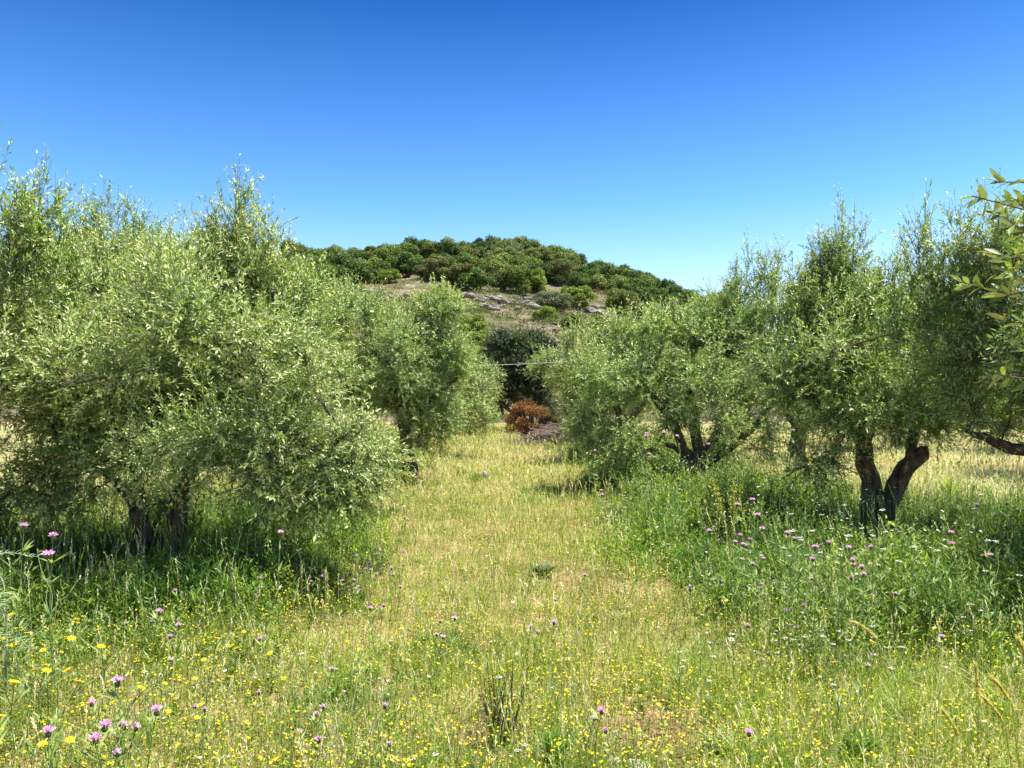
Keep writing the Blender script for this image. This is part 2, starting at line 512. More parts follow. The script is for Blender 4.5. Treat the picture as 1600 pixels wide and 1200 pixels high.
# left near olive with two trunks
b = (-3.2, 6.9, 0)
make_tree('olive_tree', 'large two-trunk olive tree with pale flowering twigs, nearest on the left', 'olive tree',
          'olive trees lining the grassy lane', b,
          [[W(226, 925, 6.9, .11), W(226, 880, 6.9, .085), W(221, 820, 6.9, .075), W(212, 760, 6.95, .065), W(196, 690, 7.0, .045), W(150, 610, 7.2, .03)],
           [W(264, 930, 6.7, .11), W(268, 880, 6.7, .09), W(278, 800, 6.75, .075), W(305, 720, 6.8, .065), W(345, 640, 6.9, .055), W(380, 560, 7.0, .035), W(385, 440, 7.0, .016)],
           [W(222, 800, 6.9, .05), W(180, 750, 6.7, .04), W(110, 700, 6.4, .028), W(60, 640, 6.3, .015)],
           [W(305, 725, 6.8, .055), W(370, 715, 6.6, .045), W(450, 715, 6.3, .035), W(530, 690, 6.2, .02)],
           [W(325, 690, 6.85, .05), W(400, 620, 7.2, .04), W(470, 560, 7.5, .02)],
           [W(205, 740, 6.95, .045), W(240, 640, 7.3, .035), W(260, 540, 7.5, .02)]],
          [ME(300, 560, 7.0, 1.25, 1.3, .85), ME(180, 600, 6.8, .9, 1.1, .8), ME(430, 600, 6.7, .75, 1.1, .6), ME(520, 700, 6.4, .6, .7, .45),
           ME(340, 460, 7.2, .85, .9, .5), ME(120, 700, 6.4, .6, .7, .5), ME(400, 690, 6.2, .75, .7, .45), ME(210, 780, 6.2, .5, .4, .3),
           ME(160, 500, 7.0, .9, 1.0, .5), ME(470, 520, 7.0, .35, .6, .35),
           ME(560, 740, 6.3, .35, .5, .3), ME(420, 760, 6.0, .5, .4, .25), ME(110, 790, 6.2, .5, .4, .3), ME(70, 690, 6.6, .6, .6, .5), ME(300, 780, 7.6, .5, .4, .3), ME(160, 800, 6.3, .5, .4, .35), ME(480, 780, 6.3, .7, .5, .3), ME(250, 712, 6.0, .75, .3, .22), ME(330, 700, 6.0, .5, .3, .25), ME(60, 800, 6.6, .6, .5, .4),
           (-2.6, 5.6, 2.0, .9, .6, .45), (-3.6, 5.5, 1.9, .8, .6, .45), (-1.9, 6.0, 1.75, .6, .5, .4), (-1.75, 6.4, 1.1, .5, .5, .35)],
          [SP(385, 288, 7.0, 1.15, .15, 22), SP(330, 345, 7.1, .7, .18, 10), SP(440, 385, 7.0, .6, .2, 8), SP(205, 395, 7.2, .6, .25, 9)],
          240, 40, 27, .050, .012, 11, bloom=.19, tipcol=(.44, .45, .14), zmin=.42,
          clear=[(*at(245, 855, 6.3), .62), (*at(245, 865, 5.6), .62), (*at(215, 820, 6.2), .35), (*at(375, 800, 7.3), .5), (*at(150, 840, 7.2), .55), (*at(100, 830, 6.6), .4), (*at(390, 790, 6.6), .5)])

# olive just outside the left edge
b = (-5.5, 5.7, 0)
make_tree('olive_tree', 'olive tree cut off by the left edge, one tall leafy shoot on top', 'olive tree',
          'olive trees lining the grassy lane', b,
          [[(-5.5, 5.7, -.1, .17), (-5.45, 5.7, .4, .14), (-5.3, 5.75, .9, .11), (-4.9, 5.6, 1.6, .06), (-4.5, 5.5, 2.2, .03)],
           [(-5.45, 5.7, .6, .09), (-5.9, 5.9, 1.2, .07), (-6.3, 6.1, 2.0, .03)]],
          [(-4.9, 5.6, 1.9, 1.1, 1.2, .8), (-4.6, 5.5, 1.35, .9, 1.0, .6), (-5.6, 5.9, 2.1, 1.2, 1.1, .8), (-4.3, 6.1, 2.3, .75, .8, .5)],
          [SP(42, 246, 5.7, .95, .12, 12), SP(5, 270, 5.6, .9, .2, 14), SP(90, 320, 5.9, .6, .2, 10)],
          120, 38, 26, .050, .012, 12, bloom=.2, tipcol=(.44, .45, .14))

# olive behind the near left one
b = (-6.3, 11.0, 0)
PROT_B = make_tree('olive_tree', 'olive tree with tall upright shoots behind the two-trunk olive on the left', 'olive tree',
          'olive trees behind the left row', b,
          [[(-6.3, 11, -.1, .2), (-6.3, 11, .5, .16), (-6.2, 11, 1.2, .12), (-6.0, 11, 2.1, .08), (-5.8, 11, 3.0, .03)],
           [(-6.25, 11, .8, .1), (-6.9, 11.3, 1.6, .07), (-7.3, 11.4, 2.5, .03)],
           [(-6.2, 11, 1.2, .08), (-5.6, 10.6, 1.8, .06), (-5.0, 10.4, 2.5, .03)]],
          [(-6.0, 11, 2.6, 1.7, 1.6, 1.0), (-7.2, 11, 2.2, 1.2, 1.2, .9), (-4.8, 11, 2.1, 1.2, 1.2, .8), (-5.6, 10.8, 3.3, 1.2, 1.0, .6)],
          [SP(155, 295, 11, 1.3, .2, 16), SP(200, 295, 11, 1.2, .2, 12), SP(232, 330, 11, .9, .15, 7), SP(120, 330, 11, 1.0, .25, 12), SP(75, 330, 11, 1.0, .25, 12),
           SP(300, 370, 11, .9, .25, 10)],
          120, 34, 21, .062, .0155, 13, bloom=.1, tipcol=(.24, .27, .09))

# second tree of the left row
b = (-2.1, 14.6, 0)
make_tree('olive_tree', 'round olive tree on a single dark trunk, second along the left of the lane', 'olive tree',
          'olive trees lining the grassy lane', b,
          [[W(640, 745, 14.6, .16), W(637, 700, 14.6, .12), W(628, 640, 14.6, .1), W(600, 570, 14.7, .08), W(560, 530, 14.8, .05), W(500, 520, 14.9, .02)],
           [W(630, 650, 14.6, .09), W(640, 590, 14.5, .06), W(625, 530, 14.5, .045), W(660, 500, 14.4, .03), W(690, 470, 14.4, .012)],
           [W(632, 670, 14.6, .08), W(680, 620, 14.3, .05), W(715, 590, 14.2, .02)],
           [W(625, 640, 14.6, .07), W(560, 610, 14.3, .05), W(500, 590, 14.1, .02)]],
          [ME(620, 580, 14.6, 1.35, 1.5, .9), ME(540, 590, 14.4, 1.2, 1.3, .9), ME(660, 650, 14.4, .9, 1.0, .7), ME(650, 500, 14.6, .85, .9, .5), ME(480, 540, 14.6, .9, 1.1, .8),
           ME(560, 680, 14.0, .8, .8, .45), ME(640, 690, 14.0, .8, .6, .35), ME(690, 560, 14.3, .7, .9, .6), ME(690, 490, 14.5, .55, .7, .35), ME(700, 520, 14.3, .5, .8, .7), ME(600, 560, 13.8, 1.0, .7, .7), ME(660, 590, 13.8, .7, .6, .6), ME(560, 510, 14.5, 1.1, 1.2, .6)],
          [SP(690, 438, 14.5, .8, .22, 16), SP(650, 450, 14.4, .7, .2, 10), SP(590, 460, 14.6, .7, .25, 9), SP(520, 425, 14.8, .9, .3, 12), SP(470, 400, 14.8, .9, .3, 10)],
          165, 34, 23, .064, .016, 14, bloom=.12, tipcol=(.44, .45, .14))

# third tree of the left row
b = (-2.4, 21.0, 0)
PROT_C = make_tree('olive_tree', 'pale feathery olive tree at the far left end of the lane beside the rusty bush', 'olive tree',
          'olive trees lining the grassy lane', b,
          [[(-2.4, 21, -.1, .2), (-2.4, 21, .5, .15), (-2.3, 21, 1.2, .1), (-2.1, 21, 2.0, .05)],
           [(-2.4, 21, .6, .09), (-1.6, 20.8, 1.3, .05), (-.9, 20.6, 1.7, .02)],
           [(-2.4, 21, .7, .09), (-3.1, 21, 1.5, .06), (-3.7, 21.2, 2.0, .02)]],
          [(-2.0, 21, 1.9, 1.45, 1.5, 1.0), (-1.2, 20.8, 1.25, .95, 1.2, .8), (-3.0, 21, 1.9, 1.4, 1.5, 1.0), (-1.6, 20.7, .8, .9, .8, .5)],
          [(-1.7, 21, 2.4, 3.0, .3, 10), (-2.4, 21, 2.6, 3.4, .4, 12)],
          110, 28, 19, .085, .022, 15, col=(.17, .24, .06), tipcol=(.44, .45, .14))

# right near olive, forked trunk
b = (3.97, 8.5, 0)
make_tree('olive_tree', 'feathery olive tree with a thick V shaped forked trunk, nearest on the right', 'olive tree',
          'olive trees lining the grassy lane', b,
          [[W(1368, 875, 8.5, .22), W(1368, 835, 8.5, .17), W(1368, 795, 8.5, .15), W(1359, 755, 8.5, .10), W(1353, 715, 8.5, .09), W(1346, 680, 8.5, .075), W(1325, 600, 8.5, .05), W(1315, 500, 8.6, .03), W(1310, 400, 8.6, .012)],
           [W(1375, 820, 8.5, .12), W(1388, 782, 8.45, .10), W(1408, 745, 8.4, .092), W(1430, 716, 8.35, .088), W(1446, 706, 8.3, .075)],
           [W(1420, 722, 8.35, .06), W(1430, 660, 8.4, .05), W(1455, 560, 8.6, .03), W(1460, 470, 8.7, .015)],
           [W(1347, 690, 8.5, .07), W(1290, 640, 8.3, .05), W(1230, 610, 8.2, .02)],
           [W(1350, 700, 8.5, .06), W(1370, 620, 8.7, .05), W(1390, 520, 8.9, .02)]],
          [ME(1330, 590, 8.5, 1.0, 1.2, .65), ME(1260, 640, 8.3, .65, .9, .6), ME(1410, 610, 8.5, .95, 1.1, .55), ME(1300, 500, 8.6, .6, .7, .45), ME(1410, 510, 8.7, .6, .7, .4),
           ME(1480, 600, 8.6, .6, .8, .5), ME(1275, 720, 8.0, .38, .4, .25), ME(1370, 660, 8.0, .7, .4, .25), ME(1210, 690, 8.3, .4, .5, .35), ME(1450, 650, 8.0, .5, .4, .25), (3.5, 7.4, 2.2, .7, .6, .4), (4.4, 7.3, 2.2, .7, .6, .4), ME(1240, 570, 8.5, .5, .7, .4)],
          [SP(1312, 335, 8.6, 1.15, .16, 26), SP(1270, 375, 8.6, .95, .2, 14), SP(1350, 400, 8.6, .8, .2, 14), SP(1365, 385, 8.7, .9, .2, 8), SP(1235, 430, 8.6, .7, .2, 12),
           SP(1410, 400, 8.7, .9, .22, 12), SP(1450, 420, 8.7, .8, .2, 12), SP(1290, 440, 8.4, .8, .3, 16), SP(1390, 450, 8.5, .8, .3, 16)],
          150, 36, 25, .053, .013, 16, bloom=.08, tipcol=(.44, .45, .14))

# second tree of the right row
b = (3.35, 13.0, 0)
make_tree('olive_tree', 'broad olive tree on a leaning split trunk, second along the right of the lane', 'olive tree',
          'olive trees lining the grassy lane', b,
          [[W(1112, 790, 13, .15), W(1100, 750, 13, .12), W(1088, 722, 13, .11), W(1068, 702, 13, .085), W(1045, 650, 12.9, .07), W(1000, 600, 12.8, .04)],
           [W(1100, 762, 13, .08), W(1080, 735, 12.8, .055), W(1062, 705, 12.8, .05), W(1030, 690, 12.6, .03)],
           [W(1096, 735, 13, .08), W(1130, 660, 13.1, .06), W(1180, 600, 13.2, .05), W(1190, 480, 13.3, .02)],
           [W(1090, 715, 13, .1), W(1080, 620, 13.4, .07), W(1070, 560, 13.6, .03)],
           [W(1100, 730, 13, .06), W(1165, 680, 12.6, .05), W(1215, 620, 12.4, .04), W(1235, 590, 12.4, .02)]],
          [ME(1060, 580, 13.1, 1.4, 1.5, .85), ME(960, 610, 12.8, .95, 1.2, .8), ME(1160, 570, 13.2, 1.1, 1.3, .8), ME(980, 680, 12.4, .75, .9, .5), ME(1180, 650, 12.8, .8, .9, .55),
           ME(1090, 520, 13.3, 1.1, 1.1, .5), ME(1230, 560, 13.4, .8, 1.0, .7), ME(920, 680, 12.6, .5, .7, .5), ME(970, 725, 12.0, .45, .5, .25), ME(1060, 660, 12.2, .7, .5, .4), ME(1140, 690, 12.2, .6, .5, .35), ME(1000, 540, 13, .8, .9, .5), ME(1180, 700, 12.5, .6, .5, .25), ME(1110, 665, 12.1, .7, .4, .28), ME(1150, 690, 12.2, .55, .4, .3), ME(1020, 665, 12.2, .5, .4, .3), ME(1130, 690, 13.4, .7, .5, .3), ME(1030, 690, 13.2, .5, .5, .3)],
          [SP(1190, 365, 13.3, 1.3, .15, 14), SP(1145, 398, 13.3, 1.1, .15, 12), SP(1220, 440, 13.3, .9, .2, 8), SP(1120, 450, 13.3, .8, .3, 14), SP(1060, 470, 13.2, .7, .3, 14),
           SP(1170, 440, 13.2, .9, .25, 16), SP(1000, 500, 13.1, .6, .3, 10)],
          200, 34, 23, .062, .0155, 17, bloom=.08, tipcol=(.44, .45, .14))

# third tree of the right row
b = (2.9, 19.5, 0)
make_tree('olive_tree', 'loose pale olive tree at the far right end of the lane by the brush pile', 'olive tree',
          'olive trees lining the grassy lane', b,
          [[(2.9, 19.5, -.1, .2), (2.85, 19.5, .5, .16), (2.7, 19.5, 1.2, .1), (2.3, 19.4, 2.2, .05), (1.9, 19.3, 3.0, .02)],
           [(2.85, 19.5, .6, .09), (2.0, 19.3, 1.3, .05), (1.5, 19.2, 1.7, .02)],
           [(2.8, 19.5, .8, .1), (3.5, 19.6, 1.7, .06), (4.0, 19.7, 2.6, .02)]],
          [(2.5, 19.4, 2.2, 1.3, 1.5, .9), (1.8, 19.3, 1.4, .8, 1.2, .7), (3.6, 19.5, 2.3, 1.4, 1.5, .9), (1.9, 19.2, 2.4, .65, .7, .5), (2.0, 19.2, .8, .65, .8, .4)],
          [(1.5, 19.3, 2.6, 3.55, .25, 9), (2.4, 19.3, 2.7, 3.9, .3, 12), (3.4, 19.3, 2.8, 3.8, .4, 14)],
          110, 28, 19, .085, .022, 18, col=(.16, .225, .055), tipcol=(.44, .45, .14))

# right edge olive
b = (5.5, 6.7, 0)
make_tree('olive_tree', 'yellow budded olive tree cut off by the right edge, with a thin topmost sprig', 'olive tree',
          'olive trees lining the grassy lane', b,
          [[(5.5, 6.7, -.1, .19), (5.5, 6.7, .4, .15), (5.35, 6.7, .9, .12), (5.1, 6.7, 1.6, .08), (4.7, 6.9, 2.4, .03)],
           [(5.4, 6.7, .8, .09), (4.9, 6.8, 1.05, .065), (4.45, 6.9, 1.15, .05), (4.1, 7.0, 1.3, .02)],
           [(5.4, 6.7, .9, .09), (6.0, 6.9, 1.8, .06), (6.3, 7, 2.6, .02)]],
          [(4.9, 6.8, 2.0, 1.0, 1.1, .85), (4.35, 7.0, 1.75, .55, .8, .6), (5.8, 6.8, 2.1, 1.2, 1.2, .9), (4.9, 6.5, 1.35, .95, .9, .4), (4.6, 7.0, 2.7, .6, .8, .35), (5.2, 6.8, 2.9, .6, .8, .4), (4.45, 5.3, 1.9, .7, .8, .5), (4.3, 4.9, 2.1, .75, .8, .45), (5.0, 4.6, 2.1, .9, .8, .5), (4.4, 5.9, 2.3, .7, .7, .4), (5.3, 5.3, 2.0, .9, .9, .6)],
          [SP(1448, 318, 7.0, .9, .05, 5), SP(1480, 350, 7.0, .8, .16, 14), SP(1530, 330, 7.0, .9, .2, 16), SP(1580, 310, 6.9, .9, .2, 16), SP(1430, 430, 7.0, .6, .15, 10)],
          205, 36, 24, .051, .0125, 19, bloom=.12, tipcol=(.44, .45, .14))

# ------------------------------------------------------------------ very near olive on the right: a few boughs reach into view
def near_tree():
    rs = RS(31)
    base = np.array([3.0, 1.2, 0.])
    root = empty('olive_tree', base, 'very near olive at the upper right edge, only large leaves reaching in', 'olive tree',
                 'olive trees lining the grassy lane')
    g = Geo()
    tr = curve([(0, 0, -.1, .2), (0, 0, .6, .16), (-.1, .1, 1.1, .12), (-.3, .2, 1.6, .07), (-.6, .35, 2.0, .03)], 16, .01, rs)
    tubes(g, tr[None, :, :3], tr[None, :, 3], 14, (.1, .1, .1), 0, .16, 3); g.build('trunk', M_BARK, root, True)
    L, T = Geo(), Geo()
    # visible sprigs: start (just outside the frame), end, in world coordinates
    sprigs = [((1.55, 1.9, 2.02), at(1522, 305, 1.55)), ((1.6, 1.95, 1.9), at(1560, 330, 1.7)), ((1.6, 1.95, 1.86), at(1545, 395, 1.75)),
              ((1.6, 2.0, 1.85), at(1575, 350, 1.9)), ((1.6, 2.0, 1.8), at(1500, 440, 2.1)), ((1.65, 2.05, 1.75), at(1560, 455, 1.9)),
              ((1.6, 1.8, 1.65), at(1585, 540, 1.8)), ((1.6, 1.8, 1.62), at(1545, 583, 1.75)), ((1.6, 1.85, 1.72), at(1570, 500, 1.9)),
              ((1.6, 2.0, 1.95), at(1590, 310, 1.9)), ((1.6, 2.0, 1.7), at(1580, 420, 1.8)), ((1.62, 1.9, 1.7), at(1592, 470, 1.75))]
    for yy in range(9):
        Yq = rs.uniform(1.75, 2.2); sprigs.append(((1.6, 2.0, EYE + (HZ - (330 + 21 * yy)) / F * Yq), at(1590 - 26 * abs(rs.normal()) , 300 + 21 * yy + rs.uniform(-30, 30), Yq)))
    hub = np.array([2.2, 1.7, 1.75])
    cl = np.array([2.6, 1.2, 1.85]) + randdir(rs, 90) * np.array([.85, 1.1, .75]) * rs.uniform(.4, 1, (90, 1))
    cl = cl[(cl[:, 0] > cl[:, 1] * .66 + .42) & (cl[:, 2] > .9)]
    for s, e in sprigs:
        s = np.array(s); e = np.array(e)
        hub = cl[np.argmin(np.linalg.norm(cl - (s + np.array([.35, -.15, 0])), axis=1) + rs.uniform(0, .15, len(cl)))]
        c = curve([(*hub, .008), (*s, .005), (*(s * .45 + e * .55 + np.array([0, 0, .015]) + rs.normal(size=3) * .022), .0024), (*e, .0014)], 12)
        tubes(T, (c[None, :, :3] - base), c[None, :, 3], 5, (.1, .1, .1), 0)
        q = c[1:, :3]
        n = 19
        tt = np.sort(np.concatenate([rs.uniform(0, len(q) - 1.01, n - 5), rs.uniform(len(q) - 2.2, len(q) - 1.01, 5)]))
        k = tt.astype(int); p = q[k] + (q[k + 1] - q[k]) * (tt - k)[:, None]
        tan = unit(e - s)
        perp = unit(np.cross(np.tile(tan, (n, 1)), randdir(rs, n)))
        d = unit(perp * rs.uniform(.4, 1.1, (n, 1)) + tan * .8 + randdir(rs, n) * .3)
        big_leaves(L, p - base, d, unit(np.array([0, 0, 1.]) + randdir(rs, n) * 1.1), rs.uniform(.028, .056, n), rs.uniform(.010, .016, n),
                   var(rs, n, (.12, .20, .04), .35))
        # buds
        nb = 26
        kb = rs.randint(0, len(q), nb)
        leaves(L, q[kb] - base + randdir(rs, nb) * .012, randdir(rs, nb), randdir(rs, nb), .008, .006, var(rs, nb, (.5, .5, .16), .2), 1)
    # the rest of the crown, outside the frame
    n = 22000
    hub = np.array([2.45, 1.45, 1.7])
    ci = rs.randint(0, len(cl), 1300)
    dd = unit(randdir(rs, 1300) + np.array([0, 0, .3]))
    ok = (cl[ci] + dd * .34)[:, 0] > (cl[ci] + dd * .34)[:, 1] * .66 + .12
    ci, dd = ci[ok], dd[ok]; nt = len(ci)
    P = cl[ci][:, None] + dd[:, None] * (np.linspace(0, .34, 4))[None, :, None] * 1.0
    tubes(T, P - base, np.tile(np.linspace(.003, .001, 4), (nt, 1)), 3, (.1, .1, .1), 0)
    for c in cl:
        cc = curve([(*hub, .012), (*((hub + c) / 2 + rs.normal(size=3) * .05), .008), (*c, .004)], 7)
        tubes(T, cc[None, :, :3] - base, cc[None, :, 3], 5, (.1, .1, .1), 0)
    hb = curve([(*(tr[-1, :3] + base), .03), (2.3, 1.6, 1.9, .02), (*hub, .012)], 7)
    tubes(T, hb[None, :, :3] - base, hb[None, :, 3], 6, (.1, .1, .1), 0)
    k = rs.randint(0, nt, n); t = rs.uniform(.15, 1, n)
    pos = cl[ci][k] + dd[k] * (.34 * t)[:, None]
    big = unit(dd[k] * .7 + randdir(rs, n) * .6)
    leaves(L, pos - base, big, randdir(rs, n), .052, .013, var(rs, n, (.12, .17, .05), .25))
    L.build('crown', [M_OLIVE, M_BLOOM], root)
    T.build('branches', M_TWIG, root)
near_tree()

# ------------------------------------------------------------------ further orchard trees (copies)
for (src, x, y, rz, sc, lab) in [
    (PROT_C, -7.4, 17.5, 1.0, 1.15, 'olive tree glimpsed low behind the two-trunk olive, farther left field'),
    (PROT_B, -12.5, 13.5, 2.2, 1.0, 'olive tree beyond the left edge trees in the next row'),
    (PROT_C, -11.5, 25.0, 2.9, 1.2, 'distant olive tree in the left field under the hill'),
    (PROT_C, -6.3, 27.5, 4.1, 1.25, 'olive tree behind the third left olive, just under the hill'),
    (PROT_B, 10.4, 14.2, 1.4, .95, 'olive tree in the right field seen beneath the right edge olive'),
    (PROT_C, 14.5, 21.0, 3.7, 1.15, 'distant olive tree in the right field'),
    (PROT_C, 7.0, 19.0, 5.2, 1.2, 'olive tree behind the gap between the two right lane olives'),
    (PROT_B, 8.0, 27.0, 2.6, .95, 'tall olive tree behind the right row under the hill'),
    (PROT_C, 3.1, 28.5, .4, 1.3, 'pale olive tree standing right of the dark bushy tree under the hill'),
    (PROT_C, -1.9, 32.5, 5.0, 1.1, 'pale olive tree left of the dark bushy tree under the hill'),
    (PROT_B, 12.5, 33.0, .2, 1.0, 'olive tree at the foot of the right end of the hill'),
    (PROT_C, 11.2, 22.5, 2.2, 1.3, 'broad olive tree behind the gap right of the forked olive'),
    (PROT_B, 15.0, 27.5, 5.1, 1.1, 'far olive tree in the right field just under the hill end'),
    (PROT_B, -15.5, 34.0, 3.3, 1.0, 'olive tree at the foot of the left part of the hill'),
]:
    copy_tree(src, (x, y, float(gz(x, y)) - .03), rz, sc, lab, 'olive trees behind the two lane rows')

# dark bushy tree at the end of the lane
b = (0.1, 36.0, 0)
pts = lambda *a: [tuple(p) for p in a]
make_tree('carob_tree', 'dense dark green tree with grey bare lower boughs at the end of the lane', 'tree', None, b,
          [[(.3, 36, -.1, .22), (.3, 36, .8, .18), (.1, 35.8, 1.8, .13), (-.3, 35.6, 3.2, .07)],
           [(.3, 35.8, .9, .1), (1.0, 35.2, 1.6, .07), (1.5, 35, 2.6, .04)],
           [(.2, 35.8, .7, .1), (-.7, 35.0, 1.5, .06), (-1.2, 34.8, 2.6, .03)]],
          [(0, 36, 3.3, 2.2, 1.8, 1.2), (1.2, 35.6, 2.6, 1.4, 1.3, 1.1), (-1.3, 35.6, 2.4, 1.2, 1.3, 1.0), (1.3, 35.8, 3.6, 1.1, 1.2, .9), (.3, 36, 4.0, 1.5, 1.2, .8), (-.9, 35, 1.2, 1.2, .8, .7), (1.2, 35, 1.2, 1.2, .8, .7), (-.2, 35.3, 1.9, 1.3, .8, .6)],
          [], 120, 34, 16, .11, .05, 41, col=(.085, .12, .05), lmat=M_DARKLEAF, clump_r=(.35, .65), barkm=M_GREYTWIG)

def bush(name, label, cat, group, x, y, z0, rx, ry, rzz, n, L, W_, col, seed, stem=True, mat=None, amp=.25, lobes=9, cf=1.0):
    rs = RS(seed)
    root = empty(name, (x, y, z0), label, cat, group)
    cs = randdir(rs, lobes) * np.array([rx, ry, rzz]) * (.5 + .35 * (1 - cf)) + np.array([0, 0, rzz * 1.0])
    cr = rs.uniform(.38, .62, lobes) * cf
    k = rs.randint(0, lobes, n)
    d = randdir(rs, n)
    r = rs.uniform(.25, 1, n) ** .45
    p = cs[k] + d * (cr[k] * r)[:, None] * np.array([rx, ry, rzz]) + rs.normal(size=(n, 3)) * L * .4
    p[:, 2] = np.maximum(p[:, 2], .02)
    g = Geo()
    lc = rs.uniform(.75, 1.25, lobes)[k][:, None]
    leaves(g, p, unit(d + randdir(rs, n)), unit(d * .6 + randdir(rs, n)), L * rs.uniform(.6, 1.3, n), W_ * rs.uniform(.7, 1.3, n), var(rs, n, col, amp) * lc)
    g.build('crown', mat or M_HILLLEAF, root)
    if stem:
        g = Geo()
        P = np.stack([curve([(rs.uniform(-.1, .1) * rx, rs.uniform(-.1, .1) * ry, -.3, .03 * rx + .03), (*(c * .55), .022 * rx + .015), (*c, .012)], 6) for c in cs])
        tubes(g, P[..., :3], P[..., 3], 6, (.1, .1, .1)); g.build('trunk', M_BARK, root)
    return root

bush('bush', 'rust brown withered bush at the end of the lane below the dark tree', 'bush', None, .75, 26.8, 0, 1.15, .9, .80, 14000, .05, .03, (.27, .14, .045), 51, mat=M_DARKLEAF, amp=.5, lobes=34, cf=.42)
bush('bush', 'low green shrub at the right of the grey brush pile', 'bush', None, 2.7, 25.5, 0, 1.0, .7, .3, 2500, .12, .03, (.13, .19, .05), 52)
bush('bush', 'yellow green shrub left of the dark tree at the end of the lane', 'bush', None, -2.3, 43.5, 0, 1.9, 1.3, 2.3, 6500, .16, .08, (.20, .30, .04), 53)
bush('bush', 'olive green loose bush on the slope right above the dark tree', 'bush', None, 2.3, 52, .8, 2.1, 1.6, 2.0, 7000, .16, .07, (.17, .22, .07), 54)
bush('bush', 'grey green thicket on the slope right of the dark tree', 'bush', None, 5.2, 50, .3, 2.6, 1.6, 2.1, 8000, .16, .06, (.19, .235, .09), 55)
bush('bush', 'dull green bush on the slope above the third left olive', 'bush', None, -6.5, 56, 1.2, 2.6, 1.6, 1.5, 7000, .16, .07, (.15, .18, .06), 56)

# brush pile
def brush_pile(x, y):
    rs = RS(61)
    root = empty('brush_pile', (x, y, 0), 'low pile of grey pink dead branches in front of the rust brown bush', 'brush pile')
    n = 900
    a = rs.uniform(-.5, .5, n) + np.where(rs.uniform(size=n) < .5, 0, np.pi)
    r = rs.uniform(0, 1, n)
    c = np.stack([rs.normal(size=n) * .75, rs.normal(size=n) * .4, np.zeros(n)], 1)
    c[:, 2] = .03 + np.clip(.72 - .45 * np.abs(c[:, 0]), 0, 1) * rs.uniform(0, 1, n)
    d = unit(np.stack([np.cos(a), np.sin(a), rs.uniform(-.15, .35, n)], 1))
    L = rs.uniform(.35, 1.1, n)
    t = np.linspace(-.5, .5, 4)[None, :, None]
    P = c[:, None] + d[:, None] * L[:, None, None] * t + rs.normal(size=(n, 4, 3)) * .03
    P[..., 2] = np.maximum(P[..., 2], .01)
    g = Geo(); tubes(g, P, np.tile(np.linspace(.012, .004, 4), (n, 1)), 4, (.3, .25, .2)); g.build('branches', M_GREYTWIG, root)
brush_pile(1.55, 25.2)

# overhead wire
g = Geo()
A, Bp = at(640, 571, 22.5), at(980, 556, 25.5)
t = np.linspace(0, 1, 24)[:, None]
pl = A * (1 - t) + Bp * t; pl[:, 2] -= (.22 * (4 * t * (1 - t)))[:, 0] * .5
tubes(g, pl[None], np.full((1, 24), .0075), 6, (.4, .4, .4))
tag(g.build('wire', M_WIRE), 'thin pale wire stretched between the far olive trees at the end of the lane', 'wire')

# ------------------------------------------------------------------ hill trees
def hill_proto(seed, col, tall=1.0, n=9000, umbrella=False):
    rs = RS(seed)
    root = empty('oak_tree', (0, 0, 0), 'x', 'tree')
    nl = 22
    cs = randdir(rs, nl) * np.array([1.5, 1.3, .95]) * rs.uniform(.5, 1.25, (nl, 1)); cs[:, 2] = cs[:, 2] * .95 + 2.1 * tall
    if not umbrella:
        cs[:5, 2] -= rs.uniform(.5, 1.1, 5); cs[:5, :2] *= 1.1
    cr = rs.uniform(.38, .85, nl)
    k = rs.randint(0, nl, n)
    d = randdir(rs, n); d[:, 2] = np.where(d[:, 2] < -.3, -d[:, 2], d[:, 2])
    r = 1 - rs.uniform(0, .45, n) ** 1.6
    p = cs[k] + d * (cr[k] * r)[:, None] * np.array([1, 1, .9]) * (1 + .2 * np.sin(d[:, :1] * 9 + k[:, None]) * np.cos(d[:, 2:3] * 8 + d[:, 1:2] * 6)) + rs.normal(size=(n, 3)) * .07
    g = Geo()
    col = tuple(np.array(col) * 1.55); lc = rs.uniform(.8, 1.2, nl)[k][:, None]
    leaves(g, p, unit(randdir(rs, n) + d * .3), unit(d + randdir(rs, n) * .6), .21 * rs.uniform(.6, 1.3, n), .14 * rs.uniform(.7, 1.3, n),
           var(rs, n, col, .22, .1) * lc)
    g.build('crown', M_HILLLEAF, root)
    g = Geo()
    P = []
    for i in range(5):
        c = cs[i * 3]
        P.append(curve([(rs.uniform(-.12, .12), rs.uniform(-.12, .12), -.6, .17), (*(c[:2] * .25), 1.0, .12), (*(c * np.array([.8, .8, .95])), .05)], 6))
    P = np.array(P)
    tubes(g, P[..., :3], P[..., 3], 6, (.1, .1, .1)); g.build('trunk', M_BARK, root)
    return root

